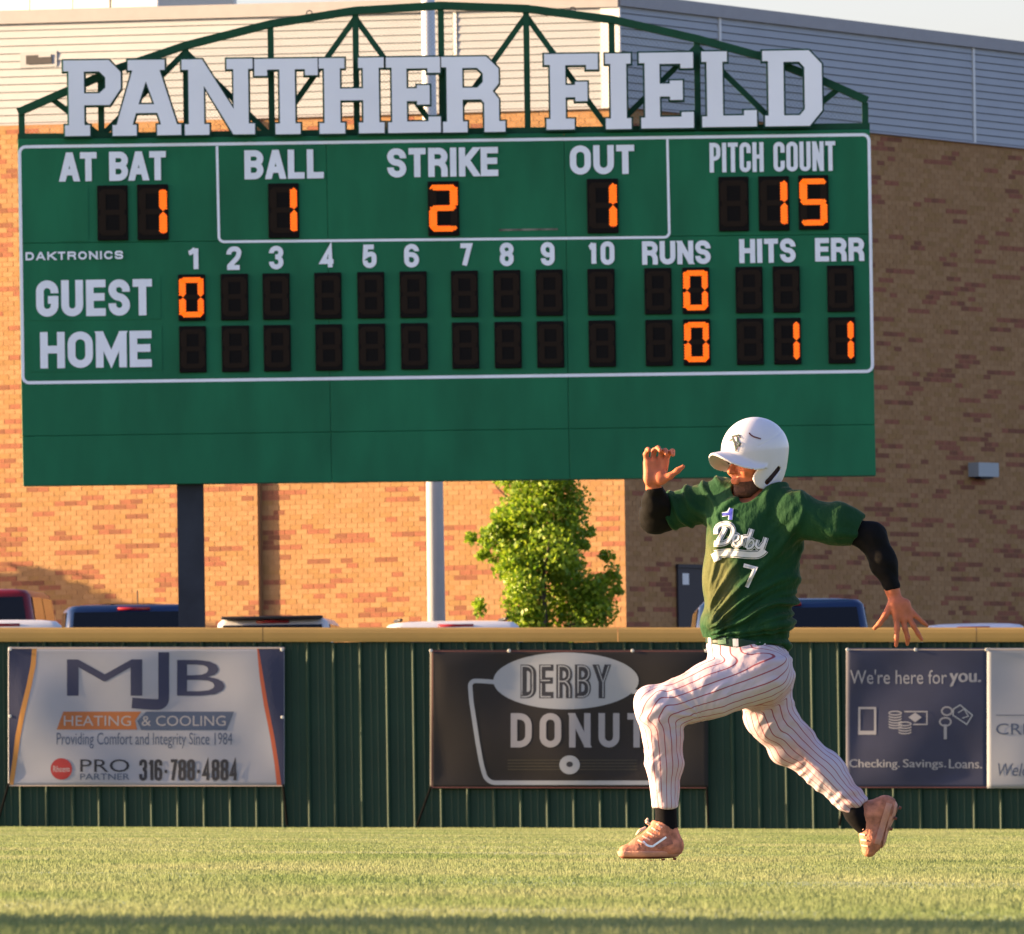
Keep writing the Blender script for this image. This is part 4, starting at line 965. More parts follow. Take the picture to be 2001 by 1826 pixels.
# ------------------------------------------------------------------ parked vehicles
def paint(name, c): return mat(name, c, .3, spec=.35)
def vehicle(name, label, cat, px, py_top, Y, Wd, Ht, Ln, body_m, kind, yaw=0., roofw=.76, belt=.56, extra=()):
    c = P(px, py_top, Y); zg = terrain(c.x, Y); Ht = c.z - zg
    root = empty(name, (c.x, Y, zg), label, cat, 'vehicles parked behind the outfield fence'); root.rotation_euler.z = yaw
    def part(nm, mb, m, parent=root, bv=0, sm=True):
        me = bpy.data.meshes.new(nm); me.from_pydata(mb.v, [], mb.f); me.update()
        for q in (m if isinstance(m, (list, tuple)) else [m]): me.materials.append(q)
        o = bpy.data.objects.new(nm, me); COL.objects.link(o); o.parent = parent
        if bv: bevel(o, bv, 3)
        else: solid(o)
        if sm: me.shade_smooth(); 
        return o
    h = Wd / 2; zb = Ht * belt
    cab0, cab1 = (1.9, Ln - 1.9) if kind == 'pickup' else (.05, Ln - 1.25) if kind == 'suv' else (.55, Ln - 1.2)
    rk = .22 if kind != 'sedan' else .75; fk = .7
    # lower body as a loft of rounded sections along the length
    mb = MB(); mb.box((0, Ln / 2, .30 + (zb - .30) / 2), (h, Ln / 2, (zb - .30) / 2))
    if kind == 'pickup':
        mb = MB(); mb.box((0, Ln / 2, .32 + (zb - .12 - .32) / 2), (h, Ln / 2, (zb - .12 - .32) / 2)); mb.box((0, (cab0 + Ln) / 2, zb - .09), (h * .985, (Ln - cab0) / 2, .10))
        mb.box((-h + .05, cab0 / 2, zb - .1), (.05, cab0 / 2 - .01, .1)); mb.box((h - .05, cab0 / 2, zb - .1), (.05, cab0 / 2 - .01, .1))
    part('body', mb, body_m, bv=.06)
    # greenhouse: tapering cabin, with crowned roof
    hw = h * roofw; zt_ = Ht - .035; R = h * .96
    def ring(z, w, y0, y1):
        pts = []
        rc = .12
        for (cx, cy, a0) in ((w - rc, y0 + rc, -90), (w - rc, y1 - rc, 0), (-w + rc, y1 - rc, 90), (-w + rc, y0 + rc, 180)):
            for k in range(4): a = math.radians(a0 + k * 30); pts.append((cx + rc * math.cos(a), cy + rc * math.sin(a), z))
        return pts
    rings = [ring(zb - .02, R, cab0, cab1), ring(zb + (zt_ - zb) * .5, (R + hw) / 2 + .02, cab0 + rk * .5, cab1 - fk * .5), ring(zt_ - .06, hw + .03, cab0 + rk * .9, cab1 - fk * .92),
             ring(zt_, hw - .03, cab0 + rk + .04, cab1 - fk - .05), ring(Ht - .012, hw * .72, cab0 + rk + .3, cab1 - fk - .3), ring(Ht, hw * .3, cab0 + rk + .6, cab1 - fk - .7)]
    n = len(rings[0]); vs = [p for r in rings for p in r]; fs = [(a * n + i, a * n + (i + 1) % n, (a + 1) * n + (i + 1) % n, (a + 1) * n + i) for a in range(len(rings) - 1) for i in range(n)]
    fs.append(tuple(range((len(rings) - 1) * n, len(rings) * n))); mb = MB(); mb.add(vs, fs); cabin = part('cabin', mb, body_m)
    # windows: slabs laid on the cabin's faces
    def slab(nm, pts, nn, m=M['glass'], th=.012):
        nn = Vector(nn).normalized(); pts = [Vector(p) for p in pts]; mb = MB(); mb.hexa([p + nn * th for p in pts], [p - nn * .02 for p in pts]); return part(nm, mb, m, cabin, sm=False)
    zl, zh = zb + .06, zt_ - .095; f = lambda z: (z - zb + .02) / (zt_ - .06 - zb + .02)
    wl = lambda z: R + (hw + .03 - R) * f(z)
    yl = lambda z: cab0 + rk * .9 * f(z); yh = lambda z: cab1 - fk * .92 * f(z)
    ins = .09
    slab('rear_window', [(-wl(zl) + ins, yl(zl), zl), (wl(zl) - ins, yl(zl), zl), (wl(zh) - ins, yl(zh), zh), (-wl(zh) + ins, yl(zh), zh)], (0, -1, rk / (zt_ - zb)), th=.015)
    slab('windscreen', [(-wl(zl) + ins, yh(zl), zl), (wl(zl) - ins, yh(zl), zl), (wl(zh) - ins, yh(zh), zh), (-wl(zh) + ins, yh(zh), zh)], (0, 1, fk / (zt_ - zb)), th=.015)
    for s in (-1, 1):
        ya, yb2 = cab0 + rk * .6 + .18, cab1 - fk * .6 - .18; ym = (ya + yb2) / 2
        for a, b in ((ya, ym - .04), (ym + .04, yb2)):
            slab('side_window', [(s * wl(zl), a, zl), (s * wl(zl), b, zl), (s * wl(zh), b - (.12 if b == yb2 else 0), zh), (s * wl(zh), a + (.08 if a == ya else 0), zh)], (s, 0, .3), th=.018)
    for s in (-1, 1):
        mb = MB(); mb.box((s * (h - .09), -.005, zb * .80), (.08, .03, .13)); part('tail_light', mb, M['taillight'], bv=.01)
        for y in (.95, Ln - .95):
            mb = MB(); mb.tube((s * (h - .24), y, .35), (s * (h - .01), y, .35), .35, .35, 20); wh = part('wheel', mb, M['tyre'])
            mb = MB(); mb.tube((s * (h - .012), y, .35), (s * h, y, .35), .21, .19, 14); part('rim', mb, M['rim'], wh)
    mb = MB(); mb.box((0, -.04, .48), (h * .96, .08, .11)); part('bumper', mb, M['blackplastic'], bv=.03)
    mb = MB(); mb.box((0, cab0 + rk * .95 - .02, zt_ - .045), (.24, .02, .022)); part('brake_light', mb, M['taillight'])
    if 'rails' in extra:
        for s in (-1, 1): mb = MB(); mb.tube((s * hw * .86, cab0 + rk + .25, Ht + .01), (s * hw * .86, cab1 - fk - .2, Ht + .01), .025, .025, 8); part('roof_rail', mb, M['blackplastic'])
    if 'fin' in extra:
        mb = MB(); mb.box((0, cab0 + rk + .35, Ht + .025), (.022, .09, .035)); part('antenna_fin', mb, M['blackplastic'], bv=.01)
    if 'spoiler' in extra:
        mb = MB(); mb.box((0, cab0 + rk * .9 - .04, zt_ + .015), (hw * .95, .12, .022)); part('spoiler', mb, M['blackplastic'], bv=.01)
    if 'aerial' in extra:
        mb = MB(); mb.tube((-hw * .2 + .35, cab1 - .3, zb), (-hw * .2 + .35, cab1 - .3, Ht + .22), .012, .008, 6); part('antenna', mb, M['blackplastic'])
    return root
white = paint('car_paint_white', (.5, .5, .5)); blue = paint('car_paint_blue', (.006, .022, .075)); red = paint('car_paint_red', (.13, .004, .008))
silver = paint('car_paint_silver', (.45, .47, .5)); dblue = paint('car_paint_deep_blue', (.006, .022, .07)); green = paint('car_paint_green', (.02, .05, .045))
vehicle('parked_car', 'dark red parked car with a black roof fin, at the left edge above the fence', 'car', -62, 1149, 141, 1.95, 1.8, 4.7, red, 'suv', math.radians(-4), roofw=.80, extra=('fin',))
vehicle('parked_car', 'low white car in front of the dark red car', 'car', 5, 1206, 128, 1.85, 1.5, 4.5, paint('car_paint_pearl', (.5, .5, .5)), 'sedan', math.radians(4), roofw=.80)
vehicle('pickup_truck', 'bright blue pickup truck beside the dark scoreboard column, red brake light on its cab', 'pickup truck', 280, 1173, 150, 2.2, 1.95, 5.8, blue, 'pickup', math.radians(6), roofw=.86, extra=('aerial',))
vehicle('parked_car', 'white parked car with a black spoiler, right of the dark column', 'car', 530, 1204, 150, 1.95, 1.7, 4.6, white, 'suv', math.radians(-3), roofw=.80, extra=('spoiler',))
vehicle('parked_car', 'white parked car with black roof rails, behind the pale light pole', 'car', 905, 1208, 138, 1.95, 1.55, 4.7, paint('car_paint_ivory', (.5, .5, .5)), 'sedan', math.radians(5), roofw=.86, extra=('rails',))
vehicle('pickup_truck', 'deep blue parked truck close behind the fence and the runner', 'pickup truck', 1528, 1167, 124, 2.30, 1.9, 5.7, dblue, 'suv', math.radians(0), roofw=.84, extra=('fin',))
vehicle('parked_car', 'low silver parked car at the right edge, beyond the trailing hand', 'car', 1895, 1214, 150, 1.85, 1.55, 4.7, silver, 'sedan', math.radians(-5), roofw=.76)

# board screen added out of frame to put shade across the nearest grass, solid at the far end, slatted nearer
scr_ = empty('shade_screen', (-8, 15, gz(-8)), 'tall unseen board screen added outside the left edge, shading the nearest grass', 'fence')
yy = 18.85
while yy > 9:
    solid_ = yy > 17.35; w_ = .17 if solid_ else .112
    mb = MB(); mb.box((-8, yy, gz(-8) + 1.35), (.02, w_ / 2, 1.4)); mb.build('board', M['bark'], scr_); yy -= (.172 if solid_ else .155)
for z_ in (.5, 2.3):
    mb = MB(); mb.box((-8.05, 14, gz(-8) + z_), (.03, 5.1, .05)); mb.build('rail', M['bark'], scr_)
for y_ in (9.2, 12.4, 15.6, 18.8):
    mb = MB(); mb.box((-8.13, y_, gz(-8) + 1.3), (.05, .05, 1.4)); mb.build('post', M['bark'], scr_)

# ------------------------------------------------------------------ the runner: distance fields and surface nets
def capd(p, a, b, ra, rb, sq=1., sv=None):
    ab = b - a; L2 = float(ab @ ab) + 1e-12
    q = [p[i] - a[i] for i in range(3)]
    t = np.clip((q[0] * ab[0] + q[1] * ab[1] + q[2] * ab[2]) / L2, 0, 1)
    q = [q[i] - t * ab[i] for i in range(3)]
    r = ra + (rb - ra) * t
    d2 = q[0] ** 2 + q[1] ** 2 + q[2] ** 2
    if sq != 1.:
        w = q[0] * sv[0] + q[1] * sv[1] + q[2] * sv[2]
        dd = np.sqrt(d2 + (1 / (sq * sq) - 1) * w * w); return (dd - r) * (np.sqrt(d2) / np.maximum(dd, 1e-6))
    return np.sqrt(d2) - r
class Vol:
    def __init__(s, lo, hi, h):
        s.lo = np.array(lo, float); s.h = h; s.n = [int(math.ceil((hi[i] - lo[i]) / h)) + 1 for i in range(3)]
        s.F = np.full(s.n, .3, np.float32)
    def win(s, a, b):
        i0 = [max(0, int((a[i] - s.lo[i]) / s.h)) for i in range(3)]; i1 = [min(s.n[i], int((b[i] - s.lo[i]) / s.h) + 2) for i in range(3)]
        if any(i1[i] <= i0[i] for i in range(3)): return None, None
        sl = tuple(slice(i0[i], i1[i]) for i in range(3))
        ax = [(s.lo[i] + s.h * np.arange(i0[i], i1[i])).astype(np.float32) for i in range(3)]
        return sl, [ax[0][:, None, None], ax[1][None, :, None], ax[2][None, None, :]]
    def mix(s, sl, d, k, op):
        A = s.F[sl]
        if op == 'u':
            h = np.maximum(k - np.abs(A - d), 0) / k if k > 0 else 0
            s.F[sl] = np.minimum(A, d) - (h * h * k * .25 if k > 0 else 0)
        elif op == 's':
            d = -d; h = np.maximum(k - np.abs(A - d), 0) / k if k > 0 else 0
            s.F[sl] = np.maximum(A, d) + (h * h * k * .25 if k > 0 else 0)
    def cap(s, a, b, ra, rb, k=.02, sq=1., sv=(0, 1, 0), op='u'):
        a = np.array(a, float); b = np.array(b, float); m = max(ra, rb) * max(1, sq) + k + 2 * s.h
        sl, p = s.win(np.minimum(a, b) - m, np.maximum(a, b) + m)
        if sl: s.mix(sl, capd(p, a, b, ra, rb, sq, sv), k, op)
    def ell(s, c, r, R=None, k=.02, op='u'):
        c = np.array(c, float); m = max(r) + k + 2 * s.h; sl, p = s.win(c - m, c + m)
        if not sl: return
        q = [p[i] - c[i] for i in range(3)]
        if R is not None: q = [q[0] * R[i][0] + q[1] * R[i][1] + q[2] * R[i][2] for i in range(3)]
        k0 = np.sqrt(sum((q[i] / r[i]) ** 2 for i in range(3))); k1 = np.sqrt(sum((q[i] / r[i] ** 2) ** 2 for i in range(3)))
        s.mix(sl, k0 * (k0 - 1) / np.maximum(k1, 1e-6), k, op)
    def cut(s, p0, n, a=None, b=None):      # remove what lies on the side n points to
        a = s.lo if a is None else a; b = (s.lo + s.h * np.array(s.n)) if b is None else b
        sl, p = s.win(a, b); n = np.array(n, float); n /= np.linalg.norm(n)
        s.F[sl] = np.maximum(s.F[sl], (p[0] - p0[0]) * n[0] + (p[1] - p0[1]) * n[1] + (p[2] - p0[2]) * n[2])
    def mesh(s):
        F = s.F; ins = F < 0; nx, ny, nz = s.n
        c = [ins[i:nx - 1 + i, j:ny - 1 + j, k:nz - 1 + k] for i in (0, 1) for j in (0, 1) for k in (0, 1)]
        alln = c[0].copy(); anyn = c[0].copy()
        for q in c[1:]: alln &= q; anyn |= q
        act = anyn & ~alln; I = np.argwhere(act); N = len(I); idx = np.full(act.shape, -1, np.int32); idx[act] = np.arange(N)
        offs = [(i, j, k) for i in (0, 1) for j in (0, 1) for k in (0, 1)]
        val = np.stack([F[I[:, 0] + o[0], I[:, 1] + o[1], I[:, 2] + o[2]] for o in offs], 1)
        V = np.zeros((N, 3)); cnt = np.zeros(N)
        for a in range(8):
            for ax in range(3):
                o = list(offs[a])
                if o[ax]: continue
                o2 = list(o); o2[ax] = 1; b = offs.index(tuple(o2)); va, vb = val[:, a], val[:, b]; m = (va < 0) != (vb < 0)
                t = va[m] / (va[m] - vb[m]); pt = np.tile(np.array(o, float), (m.sum(), 1)); pt[:, ax] += t; V[m] += pt; cnt[m] += 1
        V = (V / cnt[:, None] + I) * s.h + s.lo
        Q = []
        for ax in range(3):
            o1, o2 = [(1, 2), (2, 0), (0, 1)][ax]
            a = [slice(1, s.n[i] - 1) for i in range(3)]; a[ax] = slice(0, s.n[ax] - 1); b = list(a); b[ax] = slice(1, s.n[ax])
            ia = ins[tuple(a)]; ib = ins[tuple(b)]; E = np.argwhere(ia != ib); st = np.array([1, 1, 1]); st[ax] = 0; E = E + st
            if not len(E): continue
            sg = ins[E[:, 0], E[:, 1], E[:, 2]]
            def id_(d1, d2):
                e = E.copy(); e[:, o1] -= d1; e[:, o2] -= d2; return idx[e[:, 0], e[:, 1], e[:, 2]]
            q = np.stack([id_(0, 0), id_(1, 0), id_(1, 1), id_(0, 1)], 1); q[~sg] = q[~sg][:, ::-1]; Q.append(q)
        return V, np.concatenate(Q)
def normals(V, Q):
    a, b, c, d = (V[Q[:, i]] for i in range(4)); n = np.cross(c - a, d - b); N = np.zeros_like(V)
    for i in range(4): np.add.at(N, Q[:, i], n)
    return N / np.maximum(np.linalg.norm(N, axis=1)[:, None], 1e-9)
def relax(V, Q, it=1, lam=.5):
    for _ in range(it):
        A = np.zeros_like(V); c = np.zeros(len(V))
        for i in range(4):
            np.add.at(A, Q[:, i], V[Q[:, (i + 1) % 4]] + V[Q[:, (i + 3) % 4]]); np.add.at(c, Q[:, i], 2)
        V = V + lam * (A / np.maximum(c, 1)[:, None] - V)
    return V
def qmesh(name, V, Q, m, parent):
    me = bpy.data.meshes.new(name); me.vertices.add(len(V)); me.vertices.foreach_set('co', V.astype(np.float32).reshape(-1))
    me.loops.add(4 * len(Q)); me.loops.foreach_set('vertex_index', Q.astype(np.int32).reshape(-1))
    me.polygons.add(len(Q)); me.polygons.foreach_set('loop_start', np.arange(0, 4 * len(Q), 4, dtype=np.int32))
    me.update(calc_edges=True); me.validate(); return link(name, me, m, parent, True)
def hsh(i, j, k): 
    x = np.sin(i * 127.1 + j * 311.7 + k * 74.7) * 43758.5453; return x - np.floor(x)
def vnoise(p):
    f = np.floor(p); t = p - f; t = t * t * (3 - 2 * t); r = 0
    for i in (0, 1):
        for j in (0, 1):
            for k in (0, 1):
                w = (t[:, 0] if i else 1 - t[:, 0]) * (t[:, 1] if j else 1 - t[:, 1]) * (t[:, 2] if k else 1 - t[:, 2]); r = r + w * hsh(f[:, 0] + i, f[:, 1] + j, f[:, 2] + k)
    return r * 2 - 1
Y0 = 40.0; PX = 1 / 500.0
def J(px, py, dy=0.):      # a joint of the runner: pixel of the photograph at his distance, plus depth
    return np.array(P(px, py, Y0 + dy))
lo = J(1225, 1700, -.55); hi = J(1830, 805, .55); lo[1] = Y0 - .55; hi[1] = Y0 + .55
root = empty('person', (J(1460, 1683)[0], Y0, gz(J(1460, 1683)[0])), 'runner in white helmet, green jersey numbered 7 and pinstriped trousers, sprinting', 'person')
# --- head frame
hf = Vector((-.83, -.545, -.10)).normalized(); hl = Vector((0, 0, 1)).cross(hf).normalized(); hu = hf.cross(hl).normalized()
HR = np.array([hf, hl, hu]); HC = J(1471, 902, -.02)
def HL(x, y, z): return HC + HR.T @ np.array([x, y, z])

# skeleton, pixels and depth
shR, elR, wrR = J(1408, 985, .09), J(1283, 1010, .11), J(1277, 955, -.01)
shL, elL, wrL = J(1562, 1010, -.09), J(1703, 1050, -.12), J(1743, 1152, -.16)
hipL, knL, anL = J(1487, 1322, -.08), J(1288, 1384, -.10), J(1301, 1595, -.03)
hipR, knR, anR = J(1492, 1330, .08), J(1549, 1456, .16), J(1674, 1588, .14)
v = Vol((lo[0], Y0 - .42, lo[2] - .02), (hi[0], Y0 + .40, hi[2] + .02), .0048)
# trunk and limbs, inside the clothes
v.cap(J(1472, 1035), J(1462, 1190), .150, .120, .05, .62); v.ell(J(1463, 1290), (.13, .10, .10), None, .06)
v.cap(J(1430, 985, .05), J(1545, 990, -.06), .045, .045, .05)
for a, b, ra, rb in ((shR, elR, .052, .042), (elR, wrR, .044, .027), (shL, elL, .052, .042), (elL, J(1727, 1100, -.14), .043, .038), (J(1727, 1100, -.14), wrL, .038, .026),
                     (hipL, knL, .085, .058), (knL, J(1300, 1480, -.07), .056, .050), (J(1300, 1480, -.07), anL, .05, .034), (hipR, knR, .085, .058), (knR, J(1610, 1515, .15), .056, .05), (J(1610, 1515, .15), anR, .05, .034),
                     (anL, J(1285, 1655, -.03), .032, .022), (anR, J(1702, 1640, .14), .030, .018)):
    v.cap(a, b, ra, rb, .03)
# neck and head
v.cap(J(1487, 985, -.01), HL(-.03, 0, -.06), .058, .055, .03)
v.ell(HL(-.005, 0, .015), (.098, .076, .112), HR, .02)
v.ell(HL(.030, 0, -.060), (.060, .058, .062), HR, .03)          # lower face
v.ell(HL(.068, 0, -.112), (.022, .024, .018), HR, .02)          # chin
v.cap(HL(.005, .058, -.075), HL(.055, .028, -.112), .016, .014, .025); v.cap(HL(.005, -.058, -.075), HL(.055, -.028, -.112), .016, .014, .025)  # jaw
v.cap(HL(.091, 0, .0), HL(.112, 0, -.030), .0085, .0115, .012)   # nose
v.ell(HL(.098, .012, -.034), (.011, .008, .007), HR, .006); v.ell(HL(.098, -.012, -.034), (.011, .008, .007), HR, .006)
for y in (.030, -.030):
    v.ell(HL(.093, y, .004), (.016, .017, .013), HR, .012, 's')   # sockets
    v.ell(HL(.079, y, .003), (.0125, .0125, .012), HR, .003)      # eyes
    v.cap(HL(.088, y * .4, .020), HL(.078, y * 1.6, .020), .008, .008, .012)   # brow
    v.ell(HL(.060, y * 1.65, -.030), (.030, .020, .020), HR, .02)  # cheekbone
v.cap(HL(.094, -.019, -.064), HL(.094, .019, -.064), .0062, .0062, .007); v.cap(HL(.100, -.004, -.062), HL(.100, .004, -.062), .0055, .0055, .006)
v.cap(HL(.092, -.015, -.075), HL(.092, .015, -.075), .0068, .0068, .007)   # lips
v.cap(HL(.103, -.020, -.0695), HL(.103, .020, -.0695), .0022, .0022, .003, op='s')
for y in (.079, -.079): v.ell(HL(-.008, y, -.012), (.020, .009, .032), HR, .006)
# right hand, palm to the camera, raised
def chain(pts, rs, k=.006):
    for (a, b), (r1, r2) in zip(zip(pts, pts[1:]), zip(rs, rs[1:])): v.cap(a, b, r1, r2, k)
pb = .0
v.cap(wrR, J(1277, 935, -.03), .026, .030, .02, .7)
v.cap(J(1268, 935, -.03), J(1266, 905, -.03), .022, .019, .016); v.cap(J(1281, 932, -.028), J(1280, 903, -.03), .021, .018, .016); v.cap(J(1293, 928, -.03), J(1299, 903, -.03), .020, .018, .016)
v.ell(J(1291, 935, -.05), (.025, .017, .026), None, .012); v.ell(J(1266, 935, -.045), (.014, .013, .030), None, .012)
for pts in ([(1264, 905, -.03), (1262, 888, -.038), (1266, 879, -.055), (1268, 880, -.070)],
            [(1276, 901, -.03), (1278, 881, -.035), (1286, 876, -.060), (1290, 881, -.082)],
            [(1289, 901, -.03), (1293, 883, -.035), (1300, 881, -.062), (1302, 887, -.082)],
            [(1300, 903, -.03), (1307, 886, -.035), (1314, 882, -.058), (1315, 889, -.078)]):
    chain([J(*q) for q in pts], [.0115, .0105, .0098, .0085])
chain([J(1291, 938, -.045), J(1309, 931, -.06), J(1324, 920, -.066), J(1335, 912, -.068)], [.019, .0125, .0108, .0082], .01)
# left hand, back to the camera, fingers spread down
v.cap(wrL, J(1755, 1185, -.17), .024, .030, .02, .6); v.cap(J(1746, 1180, -.17), J(1752, 1206, -.175), .020, .016, .016); v.cap(J(1760, 1182, -.165), J(1766, 1210, -.17), .020, .016, .016); v.cap(J(1770, 1180, -.16), J(1779, 1204, -.16), .019, .014, .016)
for pts, rs in (([(1751, 1204, -.175), (1753, 1228, -.185), (1752, 1247, -.185), (1751, 1262, -.18)], [.0125, .0112, .0102, .0082]),
                ([(1764, 1208, -.17), (1769, 1230, -.175), (1774, 1247, -.17), (1773, 1259, -.16)], [.012, .0108, .010, .008]),
                ([(1775, 1206, -.165), (1785, 1223, -.17), (1794, 1239, -.165), (1801, 1250, -.155)], [.0115, .0102, .0092, .0075]),
                ([(1781, 1194, -.155), (1792, 1206, -.16), (1803, 1216, -.155), (1812, 1223, -.15)], [.0108, .0095, .0085, .007]),
                ([(1741, 1183, -.165), (1729, 1204, -.18), (1719, 1219, -.185), (1709, 1228, -.185)], [.017, .0125, .0108, .0085])):
    chain([J(*q) for q in pts], rs)
V, Q = v.mesh(); V = relax(V, Q, 1, .35)
body = qmesh('body', V, Q, M['skin'], root)
bodyF = v
# eyes
for y in (.030, -.030):
    mb = MB(); c = Vector(HL(.0835, y, .002)); me = bpy.data.meshes.new('eye'); bm = bmesh.new(); bmesh.ops.create_uvsphere(bm, u_segments=16, v_segments=10, radius=.0105); bm.to_mesh(me); bm.free()
    for q in me.vertices: q.co = q.co + c
    e = link('eye', me, M['print_w'], root, True)
    mb = MB(); mb.tube(c + hf * .0085, c + hf * .0112, .0052, .0035, 12); mb.build('pupil', M['pad'], e)
# beard: a rough shell over jaw, chin and moustache
bv = Vol(np.array(HC) - .17, np.array(HC) + .14, .003)
bv.ell(HL(.030, 0, -.064), (.064, .062, .064), HR, .03); bv.ell(HL(.070, 0, -.116), (.026, .028, .022), HR, .02)
bv.cap(HL(.003, .060, -.075), HL(.055, .030, -.115), .019, .019, .025); bv.cap(HL(.003, -.060, -.075), HL(.055, -.030, -.115), .019, .019, .025)
sl, p = bv.win(bv.lo, bv.lo + bv.h * np.array(bv.n)); q = [p[i] - HC[i] for i in range(3)]; q = [q[0] * HR[i][0] + q[1] * HR[i][1] + q[2] * HR[i][2] for i in range(3)]
zl_ = -.050 - .024 * np.clip((q[0] - .0) / .05, 0, 1)           # beard line drops from ear to chin
bv.F = np.maximum(bv.F, q[2] - zl_)
V, Q = bv.mesh(); N = normals(V, Q); V = V + N * (vnoise(V * 260) * .0016)[:, None]; qmesh('beard', V, Q, M['beard'], root)
# --- helmet in its own frame
h = Vol((-.17, -.14, -.17), (.25, .14, .20), .0028)
sl, p = h.win(h.lo, h.lo + h.h * np.array(h.n)); x, y, z = p
def el(c, r): 
    k0 = np.sqrt(((x - c[0]) / r[0]) ** 2 + ((y - c[1]) / r[1]) ** 2 + ((z - c[2]) / r[2]) ** 2); k1 = np.sqrt(((x - c[0]) / r[0] ** 2) ** 2 + ((y - c[1]) / r[1] ** 2) ** 2 + ((z - c[2]) / r[2] ** 2) ** 2)
    return k0 * (k0 - 1) / np.maximum(k1, 1e-5)
outer = el((-.012, 0, .030), (.142, .112, .130)); low = np.where(z < .02, 1, 0)
# below the crown the shell drops straight down like a bell
zz = np.maximum(z, .0); k0 = np.sqrt(((x + .012) / .142) ** 2 + (y / .112) ** 2 + ((zz - .02 - .010) / .130) ** 2 * (zz > .03)); bell = (k0 - 1) * .12
outer = np.where(z < .03, bell + .26 * np.clip((.03 - z), 0, .2) ** 1.25 * 1.4 , outer)
shell = np.maximum(outer, -(outer + .009))
ridge = np.abs(z - (.075 - .1 * x)) ; 
lowz = .028 - .060 * np.clip((.02 - x) / .10, 0, 1) - .02 * np.clip((-.06 - x) / .05, 0, 1) - .030 * np.clip(np.abs(y) / .10, 0, 1) ** 2
zb = .041 - .066 * (np.abs(y) / .095) ** 1.7 - .07 * np.clip(x - .09, 0, 1)
lowz = np.where(x > -.01, np.minimum(lowz, zb - .006), lowz)
keep = lowz - z                                                      # > 0 below the rim
fx, fz = x + .030, z + .050
ca, sa = math.cos(.55), math.sin(.55); fu, fw = fx * ca - fz * sa, fx * sa + fz * ca
flap = np.sqrt((fu / .094) ** 2 + (fw / .068) ** 2); flap = (flap - 1) * .075
front = ((x - .016) * .84 + (z + .010) * .54) - .006                 # nothing of the flap in front of this line
flap = np.maximum(flap, front); flap = np.maximum(flap, .05 - np.abs(y))
t = np.clip(((x + .058) * .060 + (z + .044) * -.052) / (.060 ** 2 + .052 ** 2), 0, 1); slot = np.sqrt((x + .058 - .060 * t) ** 2 + (z + .044 + .052 * t) ** 2) - .0105
flap = np.maximum(flap, -slot)
back = np.maximum(-(z + .055), x + .062)                                # nape
region = np.minimum(np.minimum(keep, flap), np.maximum(back, -.3 - z))
F = np.maximum(shell, region)
# crease that runs round the crown and the small raised edge above the ear
bq = np.sqrt(((x - .050) / .143) ** 2 + (y / .108) ** 2); brim = np.maximum((bq - 1) * .09, np.abs(z - zb) - .0050); brim = np.maximum(brim, -(outer + .006)); brim = np.maximum(brim, -.0 - x + .012)
kk = .014; hh = np.maximum(kk - np.abs(F - brim), 0) / kk; F = np.minimum(F, brim) - hh * hh * kk * .25
cr_ = np.abs(outer + .0) ; cz = z - (.062 - .35 * np.clip(x, -.2, .2)) 
groove = np.exp(-(cz / .0032) ** 2) * (np.abs(y) > .03) * (x < .045); F = F + .0016 * groove
h.F = F.astype(np.float32); V, Q = h.mesh(); V = relax(V, Q, 2, .4)
HCc = HC + HR.T @ np.array([-.004, 0, .012])
Vw = V @ HR + HCc
helm = qmesh('helmet', Vw, Q, M['helmet'], root)
hbvh = BVHTree.FromPolygons([tuple(q) for q in Vw], [tuple(int(i) for i in q) for q in Q])
# dark liner
h2 = Vol((-.16, -.13, -.12), (.16, .13, .18), .004); sl, p = h2.win(h2.lo, h2.lo + h2.h * np.array(h2.n)); x, y, z = p
oz = el((-.012, 0, .030), (.132, .102, .120)); zz = np.maximum(z, .0); k0 = np.sqrt(((x + .012) / .132) ** 2 + (y / .102) ** 2); oz = np.where(z < .03, (k0 - 1) * .11 + .26 * np.clip((.03 - z), 0, .2) ** 1.25 * 1.4, oz)
ln = np.maximum(oz, -(oz + .018)); lowz = .020 - .060 * np.clip((.02 - x) / .10, 0, 1) - .035 * np.clip(np.abs(y) / .10, 0, 1) ** 2
fl = (np.sqrt(((x + .03) / .060) ** 2 + ((z + .045) / .055) ** 2) - 1) * .06; fl = np.maximum(fl, .05 - np.abs(y)); fl = np.maximum(fl, ((x - .004) * .84 + (z + .010) * .54))
h2.F = np.maximum(ln, np.minimum(lowz - z + .0, fl)).astype(np.float32); V, Q = h2.mesh(); pad = qmesh('helmet_padding', V @ HR + HCc, Q, M['pad'], helm)

# --- undersleeves, socks
def garment(name, prims, m, h_=.005, cuts=(), fold=None, rel=1, lo_=None, hi_=None):
    A = np.array([np.minimum(q[0], q[1]) - q[2] * 1.3 for q in prims]); Bx = np.array([np.maximum(q[0], q[1]) + q[2] * 1.3 for q in prims])
    g = Vol(A.min(0) - .02, Bx.max(0) + .02, h_)
    for q in prims: g.cap(*q[:4], *(q[4:] if len(q) > 4 else (.03,)))
    for c in cuts: g.cut(*c)
    V, Q = g.mesh(); V = relax(V, Q, rel, .4)
    if fold is not None: N = normals(V, Q); V = V + N * fold(V, N)[:, None]
    return qmesh(name, V, Q, m, root), V, Q
def slfold(V, N): return .0016 * np.sin(V[:, 2] * 90 + V[:, 0] * 60 + 2 * vnoise(V * 20)) + .0012 * vnoise(V * 55)
garment('undersleeve', [(J(1330, 998, .10), elR, .060, .064), (elR, J(1281, 985, .04), .064, .050), (J(1281, 985, .04), J(1278, 957, -.005), .050, .036)], M['undersleeve'], cuts=[(J(1278, 952, -.01), (0, -.25, 1))], fold=slfold)
